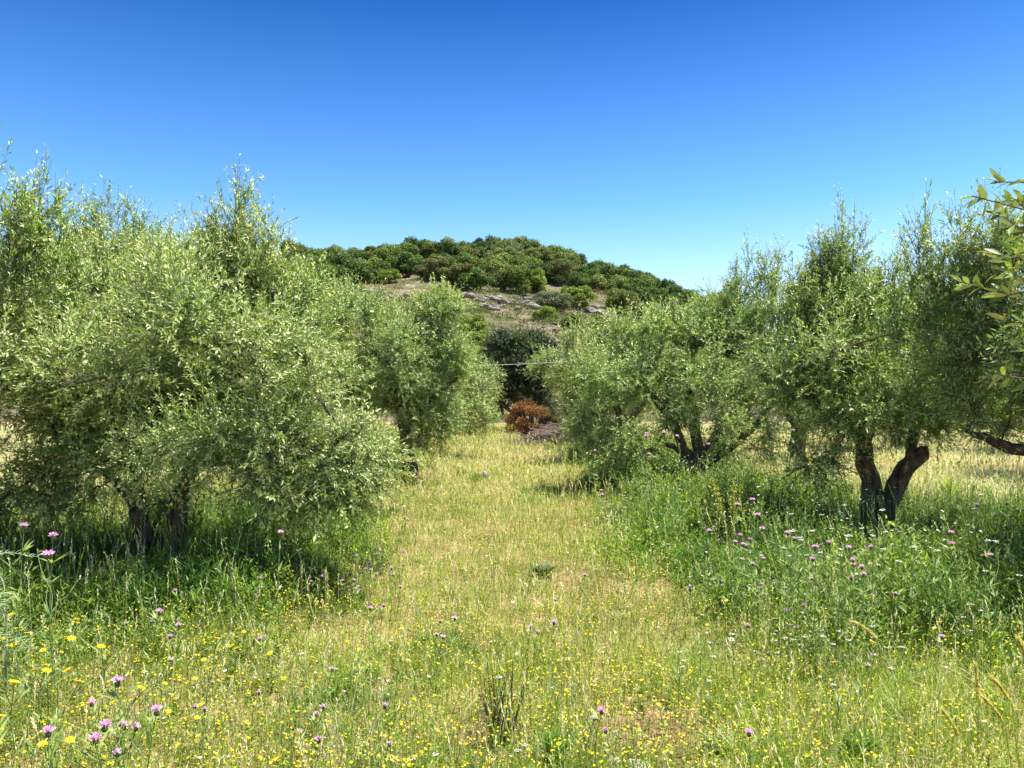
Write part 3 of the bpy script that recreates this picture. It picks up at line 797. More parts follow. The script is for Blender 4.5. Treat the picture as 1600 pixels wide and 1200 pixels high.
PAL = [((.06, .105, .025), 'dark green'), ((.085, .13, .03), 'mid green'), ((.10, .125, .035), 'olive green'), ((.075, .095, .05), 'grey green'),
       ((.13, .185, .03), 'bright green'), ((.088, .105, .035), 'brownish green'), ((.05, .09, .025), 'deep green'), ((.09, .14, .03), 'leafy green')]
protos = [hill_proto(100 + i, c, [1, 1, 1.1, .85, .9, 1, 1.15, .95][i]) for i, (c, _) in enumerate(PAL)]
used = [False] * len(protos)
PXS = []
def put_hill(i, x, y, sc, rz, label, group, name='oak_tree'):
    z = float(hz(x, y)) - .6
    sc *= 1.28
    s = (sc * rnd.uniform(.9, 1.2), sc * rnd.uniform(.9, 1.2), sc * rnd.uniform(.85, 1.1))
    if not used[i]:
        o = protos[i]; used[i] = True
        o.location = (x, y, z); o.rotation_euler = (0, 0, rz); o.scale = s
        o['label'] = label; o['group'] = group
    else:
        o = copy_tree(protos[i], (x, y, z), rz, s, label, group)
    o.name = name
    return o
rnd = random.Random(7)

def hill_from_px(px, py, Ymin=60, Ymax=160):
    """point on the hillside seen at that photo position"""
    for Y in np.arange(Ymin, Ymax, .5):
        x = (px - 800) / F * Y
        if EYE + (HZ - py) / F * Y <= float(hz(x, Y)): return x, Y
    return (px - 800) / F * Ymax, Ymax

placed = []
# named trees on the slope below the wood (px, base py, scale, palette, label)
slope = [
    (740, 522, .62, 4, 'small bright green tree alone on the bare slope above the yellow green shrub', 'small trees on the bare slope'),
    (742, 548, .55, 4, 'yellow green tree low on the slope just left of the dark tree', 'small trees on the bare slope'),
    (868, 487, .85, 3, 'grey green round bush at the wood edge right of the pale rocks', 'trees along the lower edge of the wood'),
    (900, 478, .78, 4, 'bright green round tree right beside the grey green bush at the wood edge', 'trees along the lower edge of the wood'),
    (853, 500, .5, 4, 'low bright green bush just below the grey green round bush tree', 'small trees on the bare slope'),
    (895, 512, .5, 7, 'small leafy bush on the slope below the bright green round tree', 'small trees on the bare slope'),
    (935, 512, .45, 4, 'small bright bush left of the dark trunk low on the right slope', 'small trees on the bare slope'),
    (956, 515, .5, 3, 'small tree with a visible dark trunk low on the right slope', 'small trees on the bare slope'),
    (745, 456, .95, 0, 'dark green tree with visible trunk at the wood edge above the rocks', 'trees along the lower edge of the wood'),
    (783, 456, .95, 2, 'olive green tree at the lower edge of the wood above the pale rocks', 'trees along the lower edge of the wood'),
    (812, 456, .9, 1, 'mid green tree at the lower edge of the wood between two darker ones', 'trees along the lower edge of the wood'),
    (838, 456, .8, 4, 'bright green tree closing the lower edge of the wood above the rocks', 'trees along the lower edge of the wood'),
    (712, 446, .9, 5, 'brownish tree on thin dark trunks at the lower edge of the wood', 'trees along the lower edge of the wood'),
    (608, 442, .6, 4, 'bright green bush at the lower left edge of the wood', 'small trees on the bare slope'),
    (590, 436, .7, 3, 'grey green bush left of the bright one at the lower left edge of the wood', 'trees along the lower edge of the wood'),
    (545, 440, 1.0, 6, 'deep green tree at the left end of the lower edge of the wood', 'trees along the lower edge of the wood'),
    (500, 448, 1.0, 0, 'dark tree showing just above the left lane olives', 'trees along the lower edge of the wood'),
    (970, 492, .8, 2, 'olive green tree on the right slope above the pale boulders', 'trees on the right shoulder of the hill'),
    (1005, 500, .75, 6, 'deep green tree low on the right slope', 'trees on the right shoulder of the hill'),
    (1040, 496, .7, 3, 'grey green tree low on the right slope near the olive crown', 'trees on the right shoulder of the hill'),
    (1075, 500, .8, 6, 'dark tree at the lower right end of the wood', 'trees on the right shoulder of the hill'),
    (948, 428, .55, 3, 'small lone grey green round tree standing against the sky on the right ridge', 'trees on the right shoulder of the hill'),
]
for px, py, sc, i, lab, grp in slope:
    x, y = hill_from_px(px, py)
    placed.append((x, y, sc * 3.2))
    put_hill(i, x, y, sc, rnd.uniform(0, 6), lab, grp)

# the wood: edge line (photo row of the lower boundary) by column
ex = [-200, 240, 480, 560, 640, 700, 860, 930, 1000, 1060, 1120, 1500]
ey = [490, 475, 468, 455, 440, 442, 450, 462, 485, 495, 505, 560]
count = 0
tr_ = 0
while count < 277 and tr_ < 9000:
    tr_ += 1
    y = rnd.uniform(84, 168)
    u = rnd.uniform(-.62, .36)
    x = u * y
    px = 800 + u * F
    z = float(hz(x, y))
    py = HZ - (z - EYE) / y * F
    if py > np.interp(px, ex, ey) - 2: continue
    if y > 153 and rnd.random() < .5: continue
    sc = rnd.choice([.65, .75, .9, 1.0, 1.1, 1.2]) if y < 135 else rnd.uniform(.95, 1.15)
    md = 3.0 * sc
    if any((x - a) ** 2 + (y - b_) ** 2 < (min(md, 1.25 * max(r, 1.2))) ** 2 for a, b_, r in placed): continue
    placed.append((x, y, md))
    i = rnd.choice([0, 0, 0, 1, 1, 1, 2, 2, 3, 5, 6, 6, 6, 7, 7])
    cn = PAL[i][1]; sz_ = 'small ' if sc < .8 else ('large ' if sc > 1.05 else '')
    zone = ('on the left hill shoulder' if px < 560 else 'on the hill crest' if px < 900 else 'on the right hill shoulder')
    band = 'along the skyline' if y > 135 else ('in the middle of the wood' if y > 112 else 'in the front of the wood')
    put_hill(i, x, y, sc, rnd.uniform(0, 6.28), f'{sz_}{cn} tree {band} {zone}', f'{sz_}{cn} trees {band} {zone}')
    count += 1

# rocks on the slope
def rock_mesh(seed):
    rs = RS(seed)
    import bmesh
    bm = bmesh.new(); bmesh.ops.create_icosphere(bm, subdivisions=3, radius=1)
    ph = rs.uniform(0, 6, 6)
    pl = randdir(rs, 9); dd = rs.uniform(.55, .85, 9)
    for v in bm.verts:
        p = np.array(v.co)
        for q, e in zip(pl, dd):
            s = p @ q
            if s > e: p = p - q * (s - e) * .9
        p = p * (1 + .07 * math.sin(p[0] * 7 + ph[0]) * math.sin(p[1] * 8 + ph[1]) + .05 * math.sin(p[2] * 13 + ph[2]))
        v.co = p
    me = bpy.data.meshes.new('boulder'); bm.to_mesh(me); bm.free()
    me.materials.append(M_ROCK)
    return me
rms = [rock_mesh(s) for s in range(4)]
rr = random.Random(5)
zones = [(700, 860, 462, 484, 60, 'pale limestone boulder on the bare slope below the wood crest', 'boulders on the bare slope'),
         (570, 640, 458, 470, 16, 'pale limestone boulder at the left end of the bare slope', 'boulders at the left end of the slope'),
         (905, 985, 478, 500, 24, 'pale limestone boulder on the right part of the slope under the trees', 'boulders on the right slope'),
         (690, 950, 488, 545, 50, 'grey rock scattered low on the dry hillside', 'scattered rocks low on the hillside'),
         (897, 912, 503, 510, 2, 'white boulder low on the hillside just above the olive crowns', 'white boulders above the olive crowns')]
for x0, x1, y0, y1, n, lab, grp in zones:
    for k in range(n):
        x, y = hill_from_px(rr.uniform(x0, x1), rr.uniform(y0, y1), 48)
        o = bpy.data.objects.new('boulder', rr.choice(rms)); COL.objects.link(o)
        s = rr.uniform(.18, .75) * (1.0 if 'scattered' not in lab else .5)
        o.location = (x, y, float(hz(x, y)) + .1 * s); o.scale = (s * rr.uniform(1, 2.0), s * rr.uniform(.8, 1.3), s * rr.uniform(.5, .85))
        o.rotation_euler = (rr.uniform(-.2, .2), rr.uniform(-.2, .2), rr.uniform(0, 6))
        tag(o, lab, 'boulder', grp)

# dry scrub of the slope
rs = RS(71)
n0 = 5000
X = rs.uniform(-45, 45, n0); Y = rs.uniform(50, 112, n0)
kk = (fbm(X * .2, Y * .2, 21) > .46)
X, Y = X[kk], Y[kk]
m = 28
g = Geo()
px_ = np.repeat(X, m); py_ = np.repeat(Y, m); nn = len(px_)
sz = np.repeat(rs.uniform(.3, 1.1, len(X)), m)
d = randdir(rs, nn); d[:, 2] = np.abs(d[:, 2])
p = np.stack([px_, py_, hz(px_, py_)], 1) + d * (sz * 1.2 * rs.uniform(.3, 1, nn))[:, None] * np.array([1, 1, .7])
base = np.array([(.13, .115, .055), (.09, .13, .035), (.26, .22, .12), (.13, .20, .05)])[rs.randint(0, 4, len(X))]
leaves(g, p, unit(d + randdir(rs, nn) * .5), randdir(rs, nn), .26, .10, np.repeat(base, m, 0) * rs.uniform(.7, 1.3, (nn, 1)))
tag(g.build('scrub', M_HILLLEAF), 'low dry brown and olive scrub covering the bare hillside', 'scrub', kind='stuff')

# ------------------------------------------------------------------ meadow
def tall_zone(x, y):
    """1 where the tall green weeds under the tree rows grow, 0 on the lane"""
    wob = (fbm(x * .8, y * .8, 33) - .5) * 1.5 + (fbm(x * .35, y * .3, 34) - .5) * 1.2
    right = np.where(y > 6, .95 + .03 * (y - 6), .95 + (6 - y) * .95) + wob
    left = np.where(y > 5.6, -1.5 - .04 * (y - 6), -1.5 - (5.6 - y) * 1.25) + wob
    soft = .5 + .5 * fbm(x * .5 + 9, y * .5, 35)
    rl = 4.9 + np.clip(10.5 - y, 0, 4) * 1.2 + wob
    ll = -3.4 - np.clip(9.0 - y, 0, 4) * 1.2 + wob
    r = np.clip((x - right) / soft, 0, 1) * np.clip((rl - x) / .8, 0, 1)
    l = np.clip((left - x) / soft, 0, 1) * np.clip((x - ll) / .8, 0, 1)
    fade = np.clip((24 - y) / 4, 0, 1)
    return np.maximum(r, l) * fade

def scatter(rs, n, y0, y1, power, halfk=.74, halfc=1.0):
    """points on the ground, denser near the camera"""
    u = rs.uniform(size=n * 3)
    a = 1 - power
    Y = (y0 ** a + u * (y1 ** a - y0 ** a)) ** (1 / a)
    X = rs.uniform(-1, 1, n * 3) * (halfk * y1 + halfc)
    k = np.abs(X) < halfk * Y + halfc
    return X[k][:n], Y[k][:n]

def scat(rs, n, y0, y1, dens_pow):
    # density per m2 ~ Y^-dens_pow inside a wedge
    ys_ = np.linspace(y0, y1, 400)
    w = (.74 * ys_ + 1.0) * ys_ ** (-dens_pow)
    cdf = np.cumsum(w); cdf /= cdf[-1]
    Y = np.interp(rs.uniform(size=n), cdf, ys_)
    X = rs.uniform(-1, 1, n) * (.74 * Y + 1.0)
    return X, Y

G_FRESH = np.array((.21, .33, .04)); G_LANE = np.array((.29, .40, .055)); G_DRY = np.array((.58, .51, .18)); G_STRAW = np.array((.76, .70, .44))
G_DEEP = np.array((.11, .25, .035)); G_BLUE = np.array((.21, .31, .075))
GREENP = [(.45, 7.0, .75, .5), (.25, 3.3, .55, .35), (1.7, 6.5, .6, .8), (-.3, 5.0, .35, .3), (.9, 5.4, .5, .3), (-1.0, 11, .7, .9), (1.3, 3.3, .3, .2), (-.9, 3.7, .3, .3), (.4, 9.6, .6, .4)]
TRUNKS = [(-3.3, 6.5), (-3.0, 6.4), (-3.0, 5.8), (3.97, 8.3), (3.8, 7.6), (3.6, 6.9), (3.3, 12.6), (3.15, 11.8)]
def green_mask(x, y):
    m = np.zeros_like(x)
    for bx, by, rx, ry in GREENP:
        m = np.maximum(m, np.clip(1.5 - np.sqrt(((x - bx) / rx) ** 2 + ((y - by) / ry) ** 2), 0, 1))
    return m
def trunk_low(x, y):
    f = np.ones_like(x)
    for bx, by in TRUNKS:
        f = np.minimum(f, .3 + .7 * np.clip((np.sqrt((x - bx) ** 2 + (y - by) ** 2) - .3) / .9, 0, 1))
    return f

def grass_color(rs, x, y, tz, n):
    nz = fbm(x * .7 + 3, y * .7, 41); n2 = fbm(x * 2.5, y * 2.5, 42)
    dry = np.clip((nz - .35) * 2.0, 0, 1)
    dry = np.maximum(dry * .8, np.clip((y - 8) / 8, 0, .9))
    side = np.clip((np.abs(x) - 5) / 2, 0, 1) * np.clip((y - 8) / 3, 0, 1)
    dry = np.maximum(dry, side * 1.3) * (1 - .85 * tz)
    gm = green_mask(x, y); dry = np.clip(dry * (1 - .8 * gm), .1, 1.3)
    u = rs.uniform(size=n)
    c = np.where((u < dry * .45)[:, None], G_DRY, G_LANE)
    c = np.where((u < dry * (.25 + .3 * np.clip((y - 7) / 7, 0, 1)))[:, None], G_STRAW, c)
    fresh = (rs.uniform(size=n) < np.clip(tz * .9 + ((n2 > .58) * .4 + gm * .75) * (1 - np.clip(side, 0, 1)), .08, .95))
    c = np.where(fresh[:, None], np.where((rs.uniform(size=n) < .35)[:, None], G_BLUE, np.where((rs.uniform(size=n) < .5)[:, None], G_DEEP, G_FRESH)), c)
    c = np.where((fresh & (u > .94))[:, None], G_DRY, c)
    sm = (np.clip(side, 0, 1) * (~fresh) * .6)[:, None]
    c = c * (1 - sm) + np.array((.70, .69, .50)) * sm
    return c * rs.uniform(.72, 1.3, (n, 1))

BARE = [(.66, 3.72, .38, .55), (-.15, 3.6, .2, .25), (.45, 6.8, .2, .2), (-.7, 4.4, .12, .2)]
def bare_mask(x, y):
    m = np.zeros_like(x)
    for bx, by, rx, ry in BARE:
        m = np.maximum(m, np.clip(1.25 - np.sqrt(((x - bx) / rx) ** 2 + ((y - by) / ry) ** 2), 0, 1))
    return m

def blades(g, rs, x, y, h, w, col, lean=.35, segs=3):
    n = len(x)
    z = gz(x, y)
    a = rs.uniform(0, 2 * np.pi, n)
    ld = np.stack([np.cos(a), np.sin(a), np.zeros(n)], 1)
    fa = rs.uniform(0, 2 * np.pi, n)
    sd = np.stack([np.cos(fa), np.sin(fa), np.zeros(n)], 1)
    ln = lean * rs.uniform(.2, 1.6, n)
    b = np.stack([x, y, z - .01], 1)
    rows = []
    ts = [0, .4, .75]
    wsc = [1, .85, .55]
    for t, q in zip(ts, wsc):
        c = b + np.array([0, 0, 1.]) * (h * t * (1 - .25 * ln * t))[:, None] + ld * (h * ln * t * t)[:, None]
        rows += [c - sd * (w * q * .5)[:, None], c + sd * (w * q * .5)[:, None]]
    rows.append(b + np.array([0, 0, 1.]) * (h * (1 - .25 * ln))[:, None] + ld * (h * ln)[:, None])
    v = np.stack(rows, 1)
    i = np.arange(n)[:, None]
    base = g.n
    g.v.append(v.reshape(-1, 3)); g.c.append(np.repeat(col, 7, 0))
    q = np.concatenate([i * 7 + np.array([[0, 1, 3, 2]]), i * 7 + np.array([[2, 3, 5, 4]])])
    t_ = i * 7 + np.array([[4, 5, 6]])
    g.q.append(q + base); g.m.append(np.zeros(len(q), int)); g.q.append(t_ + base); g.m.append(np.zeros(len(t_), int))
    g.n += n * 7

# short lane grass + side fields
rs = RS(81)
g = Geo()
x, y = scat(rs, 400000, 2.4, 44, 1.45)
tz = tall_zone(x, y)
keep = (rs.uniform(size=len(x)) > bare_mask(x, y) * 1.05) & (fbm(x * 3.1, y * 3.1, 77) + rs.uniform(-.25, .3, len(x)) > .33)
x, y, tz = x[keep], y[keep], tz[keep]
n = len(x)
patch = .35 + 1.4 * fbm(x * 1.3, y * 1.3, 55, 4)
h = (.05 + .12 * rs.uniform(size=n) ** 1.5) * patch * (1 + .05 * np.clip(y - 6, 0, 14)) + tz * rs.uniform(.02, .30, n) * trunk_low(x, y) * np.clip(fbm(x * 1.6, y * 1.6, 57) * 2.4 - .55, .1, 1.3)
w = (.0026 + .0003 * y) * rs.uniform(.7, 1.4, n) * (1 + .5 * tz)
blades(g, rs, x, y, h, w, grass_color(rs, x, y, tz, n), .8)
tag(g.build('grass', M_GRASS), 'mixed green and straw coloured meadow grass of the lane and fields', 'grass', kind='stuff')

# thin tall dry stalks with seed heads over the lane
g = Geo()
x, y = scat(rs, 17000, 2.6, 34, 1.3)
tz = tall_zone(x, y)
kp = rs.uniform(size=len(x)) > bare_mask(x, y) * .9
x, y, tz = x[kp], y[kp], tz[kp]
n = len(x)
h = rs.uniform(.2, .42, n) * (1 + .5 * tz)
b = np.stack([x, y, gz(x, y) - .01], 1)
d = unit(np.stack([rs.normal(size=n) * .18, rs.normal(size=n) * .18, np.ones(n)], 1))
t = np.linspace(0, 1, 3)[None, :, None]
P = b[:, None] + d[:, None] * h[:, None, None] * t + (randdir(rs, n) * np.array([1, 1, 0]))[:, None] * (h * .12)[:, None, None] * t * t
cs_ = np.where((rs.uniform(size=n) < .5)[:, None], G_STRAW, G_LANE) * rs.uniform(.8, 1.2, (n, 1))
tubes(g, P, (.0007 + .00008 * y)[:, None] * np.array([[1.2, 1, .7]]), 3, cs_)
for j in range(7):
    tt = .8 + .22 * j / 7
    p = b + d * (h * tt)[:, None] + (P[:, 2] - b - d * h[:, None]) * tt * tt
    leaves(g, p, unit(d * .9 + randdir(rs, n) * .45), randdir(rs, n), .016 + .0012 * y, .004 + .0006 * y, cs_ * rs.uniform(.9, 1.25, (n, 1)))
tag(g.build('seed_grass', M_GRASS), 'thin straw coloured grass stalks with seed heads standing over the lane', 'grass', kind='stuff')

# tall weeds under the rows: stems with narrow leaves
g = Geo()
cx_, cy_ = scat(rs, 9000, 3.2, 24, 1.0)
kp = rs.uniform(size=len(cx_)) < tall_zone(cx_, cy_) * 1.0 + .012
cx_, cy_ = cx_[kp][:1150], cy_[kp][:1150]
nc = len(cx_)
crad = rs.uniform(.07, .30, nc); ch = rs.uniform(.3, .95, nc) ** 1.3 * (.35 + .65 * tall_zone(cx_, cy_)); 
ctype = rs.choice(5, nc, p=[.3, .25, .2, .13, .12])
ci = rs.randint(0, nc, 34000)
x = cx_[ci] + rs.normal(size=len(ci)) * crad[ci]; y = cy_[ci] + rs.normal(size=len(ci)) * crad[ci]
n = len(x)
rr_ = np.sqrt((x - cx_[ci]) ** 2 + (y - cy_[ci]) ** 2) / crad[ci]
h = ch[ci] * np.clip(1 - .22 * rr_, .25, 1) * rs.uniform(.55, 1.05, n) * trunk_low(x, y)
ty = ctype[ci]
b = np.stack([x, y, gz(x, y) - .01], 1)
d = unit(np.stack([rs.normal(size=n) * .2, rs.normal(size=n) * .2, np.ones(n)], 1))
bend = randdir(rs, n) * np.array([1, 1, 0]) * .2
t = np.linspace(0, 1, 3)[None, :, None]
P = b[:, None] + d[:, None] * h[:, None, None] * t + bend[:, None] * h[:, None, None] * t * t
WC = np.array([(.16, .28, .04), (.24, .34, .09), (.10, .22, .04), (.33, .42, .13), (.28, .38, .05)])
cw = WC[ty] * .78 * rs.uniform(.8, 1.25, (n, 1)) * (rs.uniform(.65, 1.3, nc)[ci])[:, None]
tubes(g, P, (.0014 + .0001 * y)[:, None] * np.array([[1.2, 1, .6]]), 3, cw)
nlf = 15
for j in range(nlf):
    tt = rs.uniform(.1, 1.0, n)
    p = b + d * (h * tt)[:, None] + bend * (h * tt * tt)[:, None]
    dd = unit(randdir(rs, n) * np.array([1, 1, .4]) + d * .7)
    leaves(g, p, dd, unit(np.array([0, 0, 1.]) + randdir(rs, n) * .6), rs.uniform(.6, 1.4, n) * np.array([.06, .035, .085, .03, .05])[ty] + .0006 * y, rs.uniform(.7, 1.3, n) * np.array([.010, .008, .007, .007, .018])[ty] + .0002 * y, cw * rs.uniform(.8, 1.25, (n, 1)))
tag(g.build('weeds', M_GRASS), 'tall green leafy weeds growing under and between the olive rows', 'weeds', kind='stuff')

# small leaves of the ground cover
g = Geo()
x, y = scat(rs, 260000, 2.4, 14, 1.4)
kp = rs.uniform(size=len(x)) > bare_mask(x, y) * .8
x, y = x[kp], y[kp]
n = len(x); tz = tall_zone(x, y)
z = gz(x, y) + rs.uniform(0, .12, n) ** 1.2 * (.5 + fbm(x * 2, y * 2, 14)) + tz * rs.uniform(0, .25, n)
c = grass_color(rs, x, y, tz, n)
leaves(g, np.stack([x, y, z], 1), randdir(rs, n) * np.array([1, 1, .6]), unit(np.array([0, 0, .8]) + randdir(rs, n)), rs.uniform(.008, .026, n), rs.uniform(.004, .010, n), c * 1.05 * rs.uniform(.6, 1.35, (n, 1)))
tag(g.build('ground_cover', M_GRASS), 'tiny mixed leaves and litter of the meadow ground cover', 'ground cover', kind='stuff')

# ------------------------------------------------------------------ flowers
YEL = (.88, .70, .015); WHT = (.75, .74, .68); PUR = (.86, .55, .80)

def disc_flowers(g, rs, p, up, R, col, petals=6, cen=None):
    n = len(p)
    a0 = rs.uniform(0, 6.28, n)
    A = unit(np.cross(up, randdir(rs, n))); B = np.cross(up, A)
    for k in range(petals):
        a = a0 + k * 2 * np.pi / petals
        d = A * np.cos(a)[:, None] + B * np.sin(a)[:, None]
        leaves(g, p, unit(d + up * .25), up, R, R * 2.6 / petals + R * .2, col)
    if cen is not None:
        leaves(g, p - A * (R * .28)[:, None] + up * (R * .15)[:, None], A, up, R * .56, R * .5, cen)

# tiny flowers nobody could count
g = Geo()
x, y = scat(rs, 42000, 2.6, 17, 1.15)
k = (fbm(x * 1.1, y * 1.1, 61) + .35 * (fbm(x * 6, y * 6, 63) - .5) > .42) & (tall_zone(x, y) < .6)
x, y = x[k], y[k]; n = len(x)
p = np.stack([x, y, gz(x, y) + rs.uniform(.10, .24, n)], 1)
disc_flowers(g, rs, p, unit(np.array([0, 0, 1.]) + randdir(rs, n) * .6), rs.uniform(.0045, .0085, n), np.tile(np.array(YEL), (n, 1)) * rs.uniform(.8, 1.1, (n, 1)), 4)
P = np.stack([p - np.array([0, 0, .12]) + rs.normal(size=(n, 3)) * .01, p], 1)
tubes(g, P, np.full((n, 2), .0008), 3, np.tile(G_LANE, (n, 1)))
tag(g.build('small_yellow_flowers', M_PETAL), 'countless tiny yellow flowers speckling the lane grass', 'flowers', kind='stuff')

g = Geo()
x, y = scat(rs, 9000, 3.0, 15, 1.1)
k = (tall_zone(x, y) > .3) & (x > 0) & (fbm(x * 1.0, y * 1.0, 62) > .45)
x1, y1 = x[k][:1100], y[k][:1100]
k2 = (tall_zone(x, y) <= .3)
x = np.concatenate([x1, x[k2][:450]]); y = np.concatenate([y1, y[k2][:450]]); n = len(x)
p = np.stack([x, y, gz(x, y) + .12 + tall_zone(x, y) * rs.uniform(.3, .6, n)], 1)
disc_flowers(g, rs, p, unit(np.array([0, 0, 1.]) + randdir(rs, n) * .4), rs.uniform(.008, .014, n), np.tile(np.array(WHT), (n, 1)) * rs.uniform(.85, 1.1, (n, 1)), 6)
P = np.stack([p - np.array([0, 0, .3]), p], 1)
tubes(g, P, np.full((n, 2), .0011), 3, np.tile(G_FRESH, (n, 1)))
tag(g.build('small_white_flowers', M_PETAL), 'countless tiny white flowers over the green weeds', 'flowers', kind='stuff')

def stem_thing(name, label, cat, group, H, seed, leafcol=(.26, .36, .12), nleaf=14, leafl=.06, fine=False):
    rs = RS(seed)
    root = empty(name, (0, 0, 0), label, cat, group)
    top = np.array([rs.uniform(-.05, .05), rs.uniform(-.05, .05), H])
    c = curve([(0, 0, -.02, .0024), (*(top * .5 + np.array([.02, .01, 0])), .0019), (*top, .0013)], 8)
    g = Geo(); tubes(g, c[None, :, :3], c[None, :, 3], 5, leafcol)
    g.build('stem', M_GRASS, root, True)
    g = Geo()
    k = rs.randint(1, 7, nleaf)
    leaves(g, c[k, :3], unit(randdir(rs, nleaf) * np.array([1, 1, .3]) + np.array([0, 0, .6])), unit(np.array([0, 0, 1.]) + randdir(rs, nleaf) * .4),
           leafl * rs.uniform(.6, 1.3, nleaf), leafl * .16, var(rs, nleaf, leafcol, .2))
    # side shoots
    for s in range(3):
        q = c[3 + s, :3]; e = q + np.array([rs.uniform(-.09, .09), rs.uniform(-.09, .09), rs.uniform(.06, .12)])
        tubes(g, np.array([[q, (q + e) / 2 + .006, e]]), np.array([[.0016, .0013, .001]]), 4, leafcol)
        leaves(g, np.tile(e, (3, 1)), unit(randdir(rs, 3) + np.array([0, 0, 1.])), randdir(rs, 3), .02, .008, var(rs, 3, leafcol, .1))
    g.build('leaves', M_GRASS, root)
    return root, top

def head_thistle(root, top, seed, R=.019, col=PUR):
    rs = RS(seed)
    g = Geo()
    n = 46
    a = rs.uniform(0, 6.28, n); e = rs.uniform(.15, 1.3, n)
    d = np.stack([np.cos(a) * np.cos(e), np.sin(a) * np.cos(e), np.sin(e)], 1)
    leaves(g, np.tile(top + np.array([0, 0, .004]), (n, 1)), d, randdir(rs, n), R * (1.15 - .35 * np.sin(e)), R * .28, var(rs, n, col, .25, .15))
    h = g.build('flower_head', M_PETAL, root)
    g = Geo()
    z = np.array([-.012, -.008, -.002, .004]); r = np.array([.2, .42, .4, .28]) * R
    tubes(g, (top + np.stack([z * 0, z * 0, z], 1))[None], r[None], 8, (.12, .17, .06))
    g.build('calyx', M_GRASS, h, True)

def head_daisy(root, top, seed, R=.017, col=YEL, cen=(.75, .42, .02), npet=14):
    rs = RS(seed)
    g = Geo()
    up_ = unit(np.array([rs.uniform(-.3, .3), -.35, 1.]))
    A = unit(np.cross(up_, [0, 1, .2])); B = np.cross(up_, A)
    a = np.arange(npet) * 2 * np.pi / npet
    d = A * np.cos(a)[:, None] + B * np.sin(a)[:, None]
    leaves(g, np.tile(top, (npet, 1)), unit(d + up_ * .18), np.tile(up_, (npet, 1)), np.full(npet, R), R * .42, var(rs, npet, col, .12, .05))
    h = g.build('flower_head', M_PETAL, root)
    g = Geo()
    tubes(g, np.array([[top - up_ * .006, top, top + up_ * .004, top + up_ * .0055]]), np.array([[.12, .38, .33, .05]]) * R, 8, cen)
    g.build('flower_centre', M_PETAL, h, True)

def head_umbel(root, top, seed, R=.015, col=WHT):
    rs = RS(seed)
    g = Geo()
    n = 16
    a = rs.uniform(0, 6.28, n); r = R * np.sqrt(rs.uniform(0, 1, n))
    p = top + np.stack([np.cos(a) * r, np.sin(a) * r, .006 + .002 * rs.normal(size=n)], 1)
    disc_flowers(g, rs, p, unit(np.array([0, 0, 1.]) + randdir(rs, n) * .3), np.full(n, R * .28), np.tile(np.array(col), (n, 1)), 4)
    tubes(g, np.stack([np.tile(top - np.array([0, 0, .008]), (n, 1)), p], 1), np.full((n, 2), .0006), 3, (.2, .27, .1))
    g.build('flower_head', M_PETAL, root)

class Kind:
    def __init__(s, variants): s.v = variants; s.used = [False] * len(variants)
    def put(s, i, loc, rz, sc, lab, grp, name):
        i = i % len(s.v)
        if not s.used[i]:
            o = s.v[i]; s.used[i] = True
            o.location = loc; o.rotation_euler = (0, 0, rz); o.scale = (sc,) * 3
            o['label'] = lab; o['group'] = grp
        else:
            o = copy_tree(s.v[i], loc, rz, sc, lab, grp)
        return o

def mk(name, cat, head, Hs, seed, **kw):
    out = []
    for i, H in enumerate(Hs):
        r, t = stem_thing(name, 'x', cat, 'x', H, seed + i, **kw)
        head(r, t, seed + i)
        out.append(r)
    return out
fr = random.Random(9)
THI = {'tall': Kind(mk('thistle', 'flower', head_thistle, [.62, .58, .66], 300)),
       'short': Kind(mk('thistle', 'flower', head_thistle, [.26, .22, .30], 320))}
DAI = {'tall': Kind(mk('yellow_daisy', 'flower', head_daisy, [.42, .38], 340)),
       'short': Kind(mk('yellow_daisy', 'flower', head_daisy, [.24, .20], 350, nleaf=8))}
UMB = {'tall': Kind(mk('white_flower', 'flower', head_umbel, [.60, .54], 360)),
       'short': Kind(mk('white_flower', 'flower', head_umbel, [.22, .26], 370, nleaf=8))}
HT = {'tall': {'t': .62, 'd': .40, 'u': .57}, 'short': {'t': .26, 'd': .22, 'u': .24}}

def where(px, py):
    if px < 130 and py < 960: return 'at the far left beside the shaded weeds'
    if px < 480 and py < 960: return 'in the shade under the two-trunk olive'
    if px < 480 and py < 1090: return 'in the weeds in front of the two-trunk olive'
    if px < 480: return 'in the bottom left corner of the meadow'
    if px < 720 and py < 940: return 'in the pale weeds right of the two-trunk olive'
    if px < 720: return 'in the lane grass left of its middle'
    if px < 1010 and py < 810: return 'in the far green weeds on the right of the lane'
    if px < 1010 and py < 1000: return 'in the middle of the lane grass'
    if px < 1010: return 'in the foreground of the lane beside the bare soil'
    if py < 800: return 'in the weeds beneath the second right olive'
    if px < 1420 and py < 900: return 'in the tall weeds before the forked olive trunk'
    if px < 1420 and py < 1010: return 'in the sunlit tall weeds right of the lane'
    if px < 1420: return 'in the yellow green grass at the lower right'
    return 'in the dark green weeds at the right edge'

